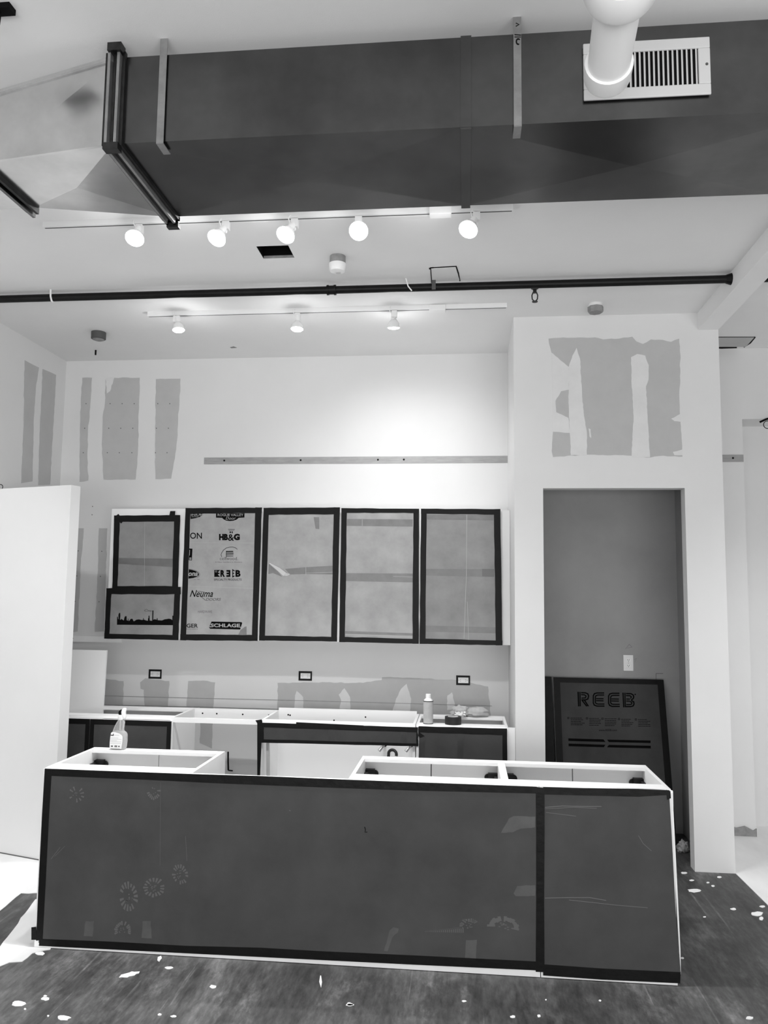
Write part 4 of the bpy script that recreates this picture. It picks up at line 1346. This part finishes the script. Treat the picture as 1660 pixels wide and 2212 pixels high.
def bootprint(cx, cy, rx, ry, ang, par, seed, material='scuff', arc=(0, 360), dens=1.0):
    """chevrons of a boot sole: short dashes round the rim and small marks in the middle"""
    rnd = random.Random(seed)
    ca, sa = math.cos(math.radians(ang)), math.sin(math.radians(ang))
    out = []

    def q(u, v): return (cx + ca * u * rx - sa * v * ry, cy + sa * u * rx + ca * v * ry)
    n = int(17 * dens)
    for i in range(n):
        a = math.radians(arc[0] + (arc[1] - arc[0]) * i / n)
        if rnd.random() < .12: continue
        r1 = rnd.uniform(.92, 1.05)
        r2 = rnd.uniform(.5, .7)
        w_ = .1
        pa = [q(r1 * math.cos(a - w_), r1 * math.sin(a - w_)), q(r1 * math.cos(a + w_), r1 * math.sin(a + w_)), q(r2 * math.cos(a + w_), r2 * math.sin(a + w_)), q(r2 * math.cos(a - w_), r2 * math.sin(a - w_))]
        out.append(pa)
    for i in range(int(9 * dens)):
        u, v = rnd.uniform(-.35, .35), rnd.uniform(-.35, .35)
        s = .09
        out.append([q(u - s, v), q(u, v - s * .6), q(u + s, v), q(u, v + s * .6)])
    return polys('boot_print', out, PIF, .0002, material, par, .0031)


bootprint(165, 1716, 17, 17, 20, shA, 1, dens=.7)
bootprint(332, 1708, 15, 20, 0, shA, 2, arc=(0, 180), dens=.6)
bootprint(278, 1937, 20, 32, -5, shA, 3)
bootprint(333, 1917, 24, 21, -10, shA, 4)
bootprint(389, 1889, 17, 22, -15, shA, 5)
bootprint(265, 2010, 18, 20, 10, shA, 6, arc=(150, 400))
bootprint(1014, 2000, 22, 16, 0, shA, 7, arc=(180, 330))
bootprint(1088, 2002, 34, 22, 5, shA, 8, arc=(180, 380))
# toothed scrape, tape remains and scratches
teeth = [[(920 + i * 4.2, 2012 - i * .45), (922 + i * 4.2, 2012 - i * .45), (922 + i * 4.2, 2012 + 1 + i * .1), (920 + i * 4.2, 2012 + 1 + i * .1)] for i in range(20)]
polys('scrape_mark', teeth + [[(918, 2012), (1000, 2003), (1000, 2005), (918, 2013)]], PIF, .0002, 'scuff', shA, .0031)
for px in ([(1083, 1799), (1100, 1768), (1110, 1763), (1157, 1764), (1157, 1787), (1125, 1790), (1108, 1798)], [(1110, 1930), (1118, 1914), (1157, 1912), (1157, 1935), (1115, 1936)], [(1007, 2031), (1031, 2030), (1029, 2071), (1005, 2069)], [(185, 1990), (203, 1990), (200, 2023), (181, 2022)],
           [(308, 1990), (326, 1990), (328, 2027), (306, 2026)], [(842, 2010), (850, 2003), (862, 2006), (860, 2014), (848, 2025), (838, 2055), (830, 2054)]):
    slab('tape_remnant', rough_edge(px, 8, .8, int(px[0][0])), PIF, .0002, 'tape_residue', shA, .0031)
lines('scratch', [([(788, 1786), (790, 1792), (789, 1798), (794, 1797)], 1.6)], PIF, .0003, 'print_ink', shA, .0031)
lines('scratch', [([(130, 1830), (110, 1856)], 1.0), ([(140, 1828), (118, 1850)], .8), ([(347, 1690), (346, 1870)], .5), ([(401, 1806), (404, 1860)], .7), ([(625, 1750), (628, 1752)], 2)], PIF, .0002, 'scuff', shA, .0031)
lines('crease', [([(1178, 1744), (1215, 1741), (1260, 1742), (1300, 1742)], 1.2), ([(1178, 1747), (1240, 1744), (1290, 1746)], .8), ([(1180, 1755), (1245, 1763)], .8), ([(1178, 1940), (1230, 1939), (1275, 1939), (1310, 1945)], 1.2), ([(1230, 1944), (1330, 1955), (1400, 1961)], .9), ([(1380, 1805), (1390, 1822), (1408, 1838)], .8)], PIF, .0003, 'scuff_mid', shB, .0031)
slab('packing_tape', [(1178, 1716), (1300, 1720), (1358, 1722), (1358, 1766), (1178, 1756)], PIF, .0002, 'packing_tape', shB, .0031) if False else None
slab('warp_edge', [(1449, 1712), (1453, 1712), (1463, 1908), (1470, 2050), (1471, 2104), (1468, 2060), (1459, 1905), (1453, 1790)], PIF, .006, 'white_edge', tB, -.004)

# ---- spray bottle on the left island cabinet
bx = onZ(266, 1614, ZI)
b = Vector((bx.x, YIK - .0535, ZI))
sc = (b.y) / F_PX * .04746 * 1.01
t = thing('spray_bottle', tuple(b), 'clear trigger spray bottle with label on the left island cabinet', 'spray bottle')
lev = [(2015, 460, 1060, .7), (1990, 420, 1100, .85), (1900, 385, 1135, 1), (1650, 388, 1155, 1), (1450, 405, 1150, 1), (1330, 425, 1140, .95), (1255, 450, 1090, .9), (1205, 470, 1000, .85), (1150, 485, 975, .8), (1000, 540, 985, .75), (800, 640, 1005, .7), (740, 680, 985, .62), (690, 715, 930, .55)]


def bz(y): return b.z + (2015 - y) * sc


def bxx(x): return b.x + (x - 770) * sc


def loft(levels, n=24, depth=.024):
    vs, fs = [], []
    for (y, l, r, dd) in levels:
        cx, hw = (bxx(l) + bxx(r)) / 2, (r - l) * sc / 2
        for j in range(n):
            a = 2 * math.pi * j / n
            ca, sa = math.cos(a), math.sin(a)
            e = .7
            vs.append((cx + hw * math.copysign(abs(ca) ** e, ca), b.y + depth * dd * math.copysign(abs(sa) ** e, sa), bz(y)))
    for i in range(len(levels) - 1):
        for j in range(n):
            a, c_ = i * n + j, i * n + (j + 1) % n
            fs.append((a, c_, c_ + n, a + n))
    fs.append(tuple(range(n))[::-1])
    fs.append(tuple(range((len(levels) - 1) * n, len(levels) * n)))
    return vs, fs


MB().add(*loft(lev)).build('bottle_body', 'clear_plastic', t, smooth=True)
MB().add(*loft([(y, l + 22, r - 22, d_ * .9) for y, l, r, d_ in lev[1:8]])).build('liquid', 'liquid', t, smooth=True)
lp = [(430, 1960), (425, 1700), (440, 1450), (470, 1260), (520, 1225), (650, 1225), (850, 1275), (980, 1350), (1020, 1420), (1020, 1650), (985, 1960)]
lb = MB().poly([(bxx(x), b.y - .0262, bz(y)) for x, y in lp], (0, .0012, 0)).build('label_sheet', 'label_paper', t)
m = MB()
for (xa, xb, ya, yb) in ((460, 600, 1340, 1390), (560, 600, 1295, 1390), (490, 585, 1820, 1880), (665, 720, 1810, 1890), (735, 780, 1810, 1890), (840, 900, 1820, 1880)):
    m.box(bxx(xa), bxx(xb), b.y - .0266, b.y - .0261, bz(yb), bz(ya))
m.build('label_print', 'dark_grey', lb)
m = MB()
for (xa, xb, ya) in ((630, 860, 1350), (460, 820, 1470), (450, 980, 1530), (450, 760, 1590), (450, 980, 1640), (450, 960, 1710), (440, 900, 1940)):
    m.box(bxx(xa), bxx(xb), b.y - .0266, b.y - .0261, bz(ya + 16), bz(ya))
m.build('label_print', 'drywall', lb)
MB().tube([(bxx(800), b.y, bz(700)), (bxx(800), b.y, bz(1150))], .0025, 8).build('dip_tube', 'white_plastic', t)
MB().add(*loft([(700, 720, 930, .55), (640, 680, 960, .62), (480, 690, 900, .62), (470, 720, 880, .5)])).build('collar', 'white_plastic', t, smooth=True)
MB().add(*loft([(640, 900, 1040, .4), (560, 860, 1060, .5), (470, 850, 1040, .5), (350, 825, 1030, .5), (260, 850, 1055, .5), (200, 885, 1050, .45), (172, 920, 1020, .3)])).build('trigger_head', 'white_plastic', t, smooth=True)
MB().add(*loft([(470, 715, 850, .4), (380, 695, 850, .45), (300, 715, 850, .4), (245, 790, 850, .35)])).build('nozzle', 'black', t, smooth=True)

# ================================================================== CLOSET
# leaning board with printed cardboard, and the narrow one behind its left edge
yt_, yb_, zt_ = 6.27, 5.99, 1.135
nrm = Vector((0, -zt_, yt_ - yb_)).normalized()
nrm = Vector((0, -zt_, (yt_ - yb_)))
PR = Plane((0, yb_, 0), nrm)


def r4(pts): return [(1190 + x * .15663, 1470 + y * .15663) for x, y in pts]


t = thing('leaning_board', (1.05, yb_, 0), 'dark cardboard wrapped board with printed lettering leaning inside the closet', 'board')


def foot(x, y):
    """follow the board's edge down to the floor"""
    return x, y


Xl, Xr = PR.at(1197, 1500).x, PR.at(1436, 1500).x
top_y = PR.at(1300, 1466).z


def prp(X, z, off): return Vector((X, yb_ + (yt_ - yb_) * z / zt_, z)) + PR.n * off


def board(parent, X0, X1, z0, z1, off, tk, name, material):
    return MB().poly([prp(X0, z0, off), prp(X1, z0, off), prp(X1, z1, off), prp(X0, z1, off)], PR.n * tk).build(name, material, parent)


board(t, Xl, Xr, 0.004, top_y, -.03, .03, 'board', 'white_cab')
sh = board(t, Xl + .01, Xr - .01, .01, top_y - .01, .0002, .002, 'cardboard_sheet', 'cardboard_dark')
for (a, b_, z0, z1) in ((Xl, Xr, top_y - .035, top_y + .002), (Xl, Xl + .05, .004, top_y), (Xr - .045, Xr + .002, .004, top_y), (Xl, Xr, .004, .05)):
    board(t, a, b_, z0, z1, .0024 if b_ - a > .2 else .003, .001, 'tape_strip', 'black_tape')
RO = .0026


def rp(name, pxs, off=RO): return polys(name, pxs, PR, .0004, 'print_ink', sh, off)


def dbl(path, d, wd): return path


# inline lettering R E E B, two parallel strokes each
W4 = 22 * .15663
rp('lettering', ribbon_px(r4([(380, 160), (388, 352)]), W4 * .85) + ribbon_px(r4([(405, 160), (410, 352)]), W4 * .75)
   + ribbon_px(r4([(425, 168), (480, 170), (515, 185), (525, 215), (515, 255), (480, 268), (430, 268)]), W4 * .8) + ribbon_px(r4([(425, 195), (470, 198), (490, 215), (480, 240), (430, 243)]), W4 * .7)
   + ribbon_px(r4([(440, 280), (498, 352)]), W4 * .8) + ribbon_px(r4([(470, 275), (520, 352)]), W4 * .8))
for dx in (0, 211):
    dy = dx * .02
    rp('lettering', [[(x + dx * .15663, y + dy * .15663) for x, y in q_] for q_ in
       ribbon_px(r4([(735, 172), (640, 172), (605, 182), (590, 210), (590, 310), (605, 340), (640, 353), (740, 353)]), W4 * .8)
       + ribbon_px(r4([(735, 200), (650, 200), (625, 210), (618, 230), (618, 300), (628, 318), (655, 325), (740, 325)]), W4 * .7)
       + ribbon_px(r4([(632, 250), (728, 252)]), W4 * .7) + ribbon_px(r4([(632, 278), (728, 280)]), W4 * .7)])
rp('lettering', ribbon_px(r4([(1000, 172), (1010, 365)]), W4 * .85) + ribbon_px(r4([(1026, 172), (1032, 365)]), W4 * .75)
   + ribbon_px(r4([(1045, 180), (1110, 182), (1140, 200), (1148, 225), (1140, 250), (1115, 268)]), W4 * .8) + ribbon_px(r4([(1045, 208), (1095, 210), (1115, 225), (1105, 245)]), W4 * .7)
   + ribbon_px(r4([(1048, 255), (1092, 257)]), W4 * .7) + ribbon_px(r4([(1048, 283), (1092, 285)]), W4 * .7)
   + ribbon_px(r4([(1115, 275), (1148, 295), (1152, 325), (1140, 350), (1105, 360), (1045, 360)]), W4 * .8) + ribbon_px(r4([(1100, 290), (1122, 305), (1118, 325), (1095, 333), (1048, 333)]), W4 * .7))
rp('registered_mark', [r4(arc_px(1168, 192, 10, 10, 0, 330, 10))])
for i, (cx, cy) in enumerate(((245, 516), (502, 521), (716, 526), (945, 532), (1177, 537))):
    rp('check_box', ribbon_px(r4([(cx - 10, cy - 10), (cx + 10, cy - 10), (cx + 10, cy + 10), (cx - 10, cy + 10), (cx - 10, cy - 10)]), .9))
    rnd = random.Random(i)
    rows = []
    for r_ in range(5):
        x_ = cx + 30 + (0 if r_ == 0 else 5)
        yv = cy + 3 + r_ * 23
        e = x_ + rnd.uniform(105, 165)
        while x_ < e:
            wv = rnd.uniform(12, 40)
            rows += ribbon_px(r4([(x_, yv), (x_ + wv, yv)]), 1.1)
            x_ += wv + 7
    rp('address_lines', rows)
text('www.REEB.com', PR, 1190 + 665 * .15663, 1190 + 915 * .15663, 1470 + 697 * .15663, 1470 + 672 * .15663, 'print_ink', sh, .01, off=RO)
for q_ in ([(245, 798), (730, 812), (757, 848), (247, 833)], [(780, 815), (1380, 828), (1380, 862), (805, 849)], [(248, 870), (757, 886), (735, 920), (250, 906)], [(805, 887), (1383, 900), (1384, 937), (780, 922)]):
    rp('arrow_bar', [r4(q_)])
# second board behind on the left
t2 = thing('leaning_board', (.62, yb_ + .03, 0), 'narrow dark strip of a second board behind the printed one in the closet', 'board')
board(t2, .455, Xl - .012, .004, top_y + .006, -.03, .028, 'board', 'white_cab')
board(t2, .455, Xl - .012, .004, top_y + .006, .0, .001, 'tape_strip', 'black_tape')
# low access plate outline on the closet wall and crumpled paper on the floor
m = MB()
for l in ([(1418, 1468), (1418, 1455), (1433, 1455)],):
    for q_ in ribbon_px(l, .9): m.poly([PI.at(x, y, .0002) for x, y in q_], (0, -.0005, 0))
m.build('pencil_outline', 'dark_grey', wall_back)
m = MB()
for q_ in (ribbon_px([(1352, 1402), (1360, 1392), (1366, 1398), (1356, 1400)], 1.2) + ribbon_px([(1370, 1425), (1376, 1422), (1372, 1430)], .8)):
    m.poly([PI.at(x, y, .0002) for x, y in q_], (0, -.0005, 0))
m.build('scribble_mark', 'mid_grey', wall_back)
p = onZ(1484, 1838, .0)
MB().add(*blob((1.50, 5.90, .03), .035, .03, .035, 2, .5, 2.5, zfloor=.0005)).build('crumpled_paper', 'closet_grey', None, smooth=True, label='crumpled paper on the closet floor beside the door jamb', cat='paper')
MB().add(*blob((1.36, 5.80, .02), .05, .04, .025, 4, .5, 2.5, zfloor=.0005)).build('crumpled_paper', 'dark_grey', None, smooth=True, label='dark crumpled paper lying deeper on the closet floor', cat='paper')
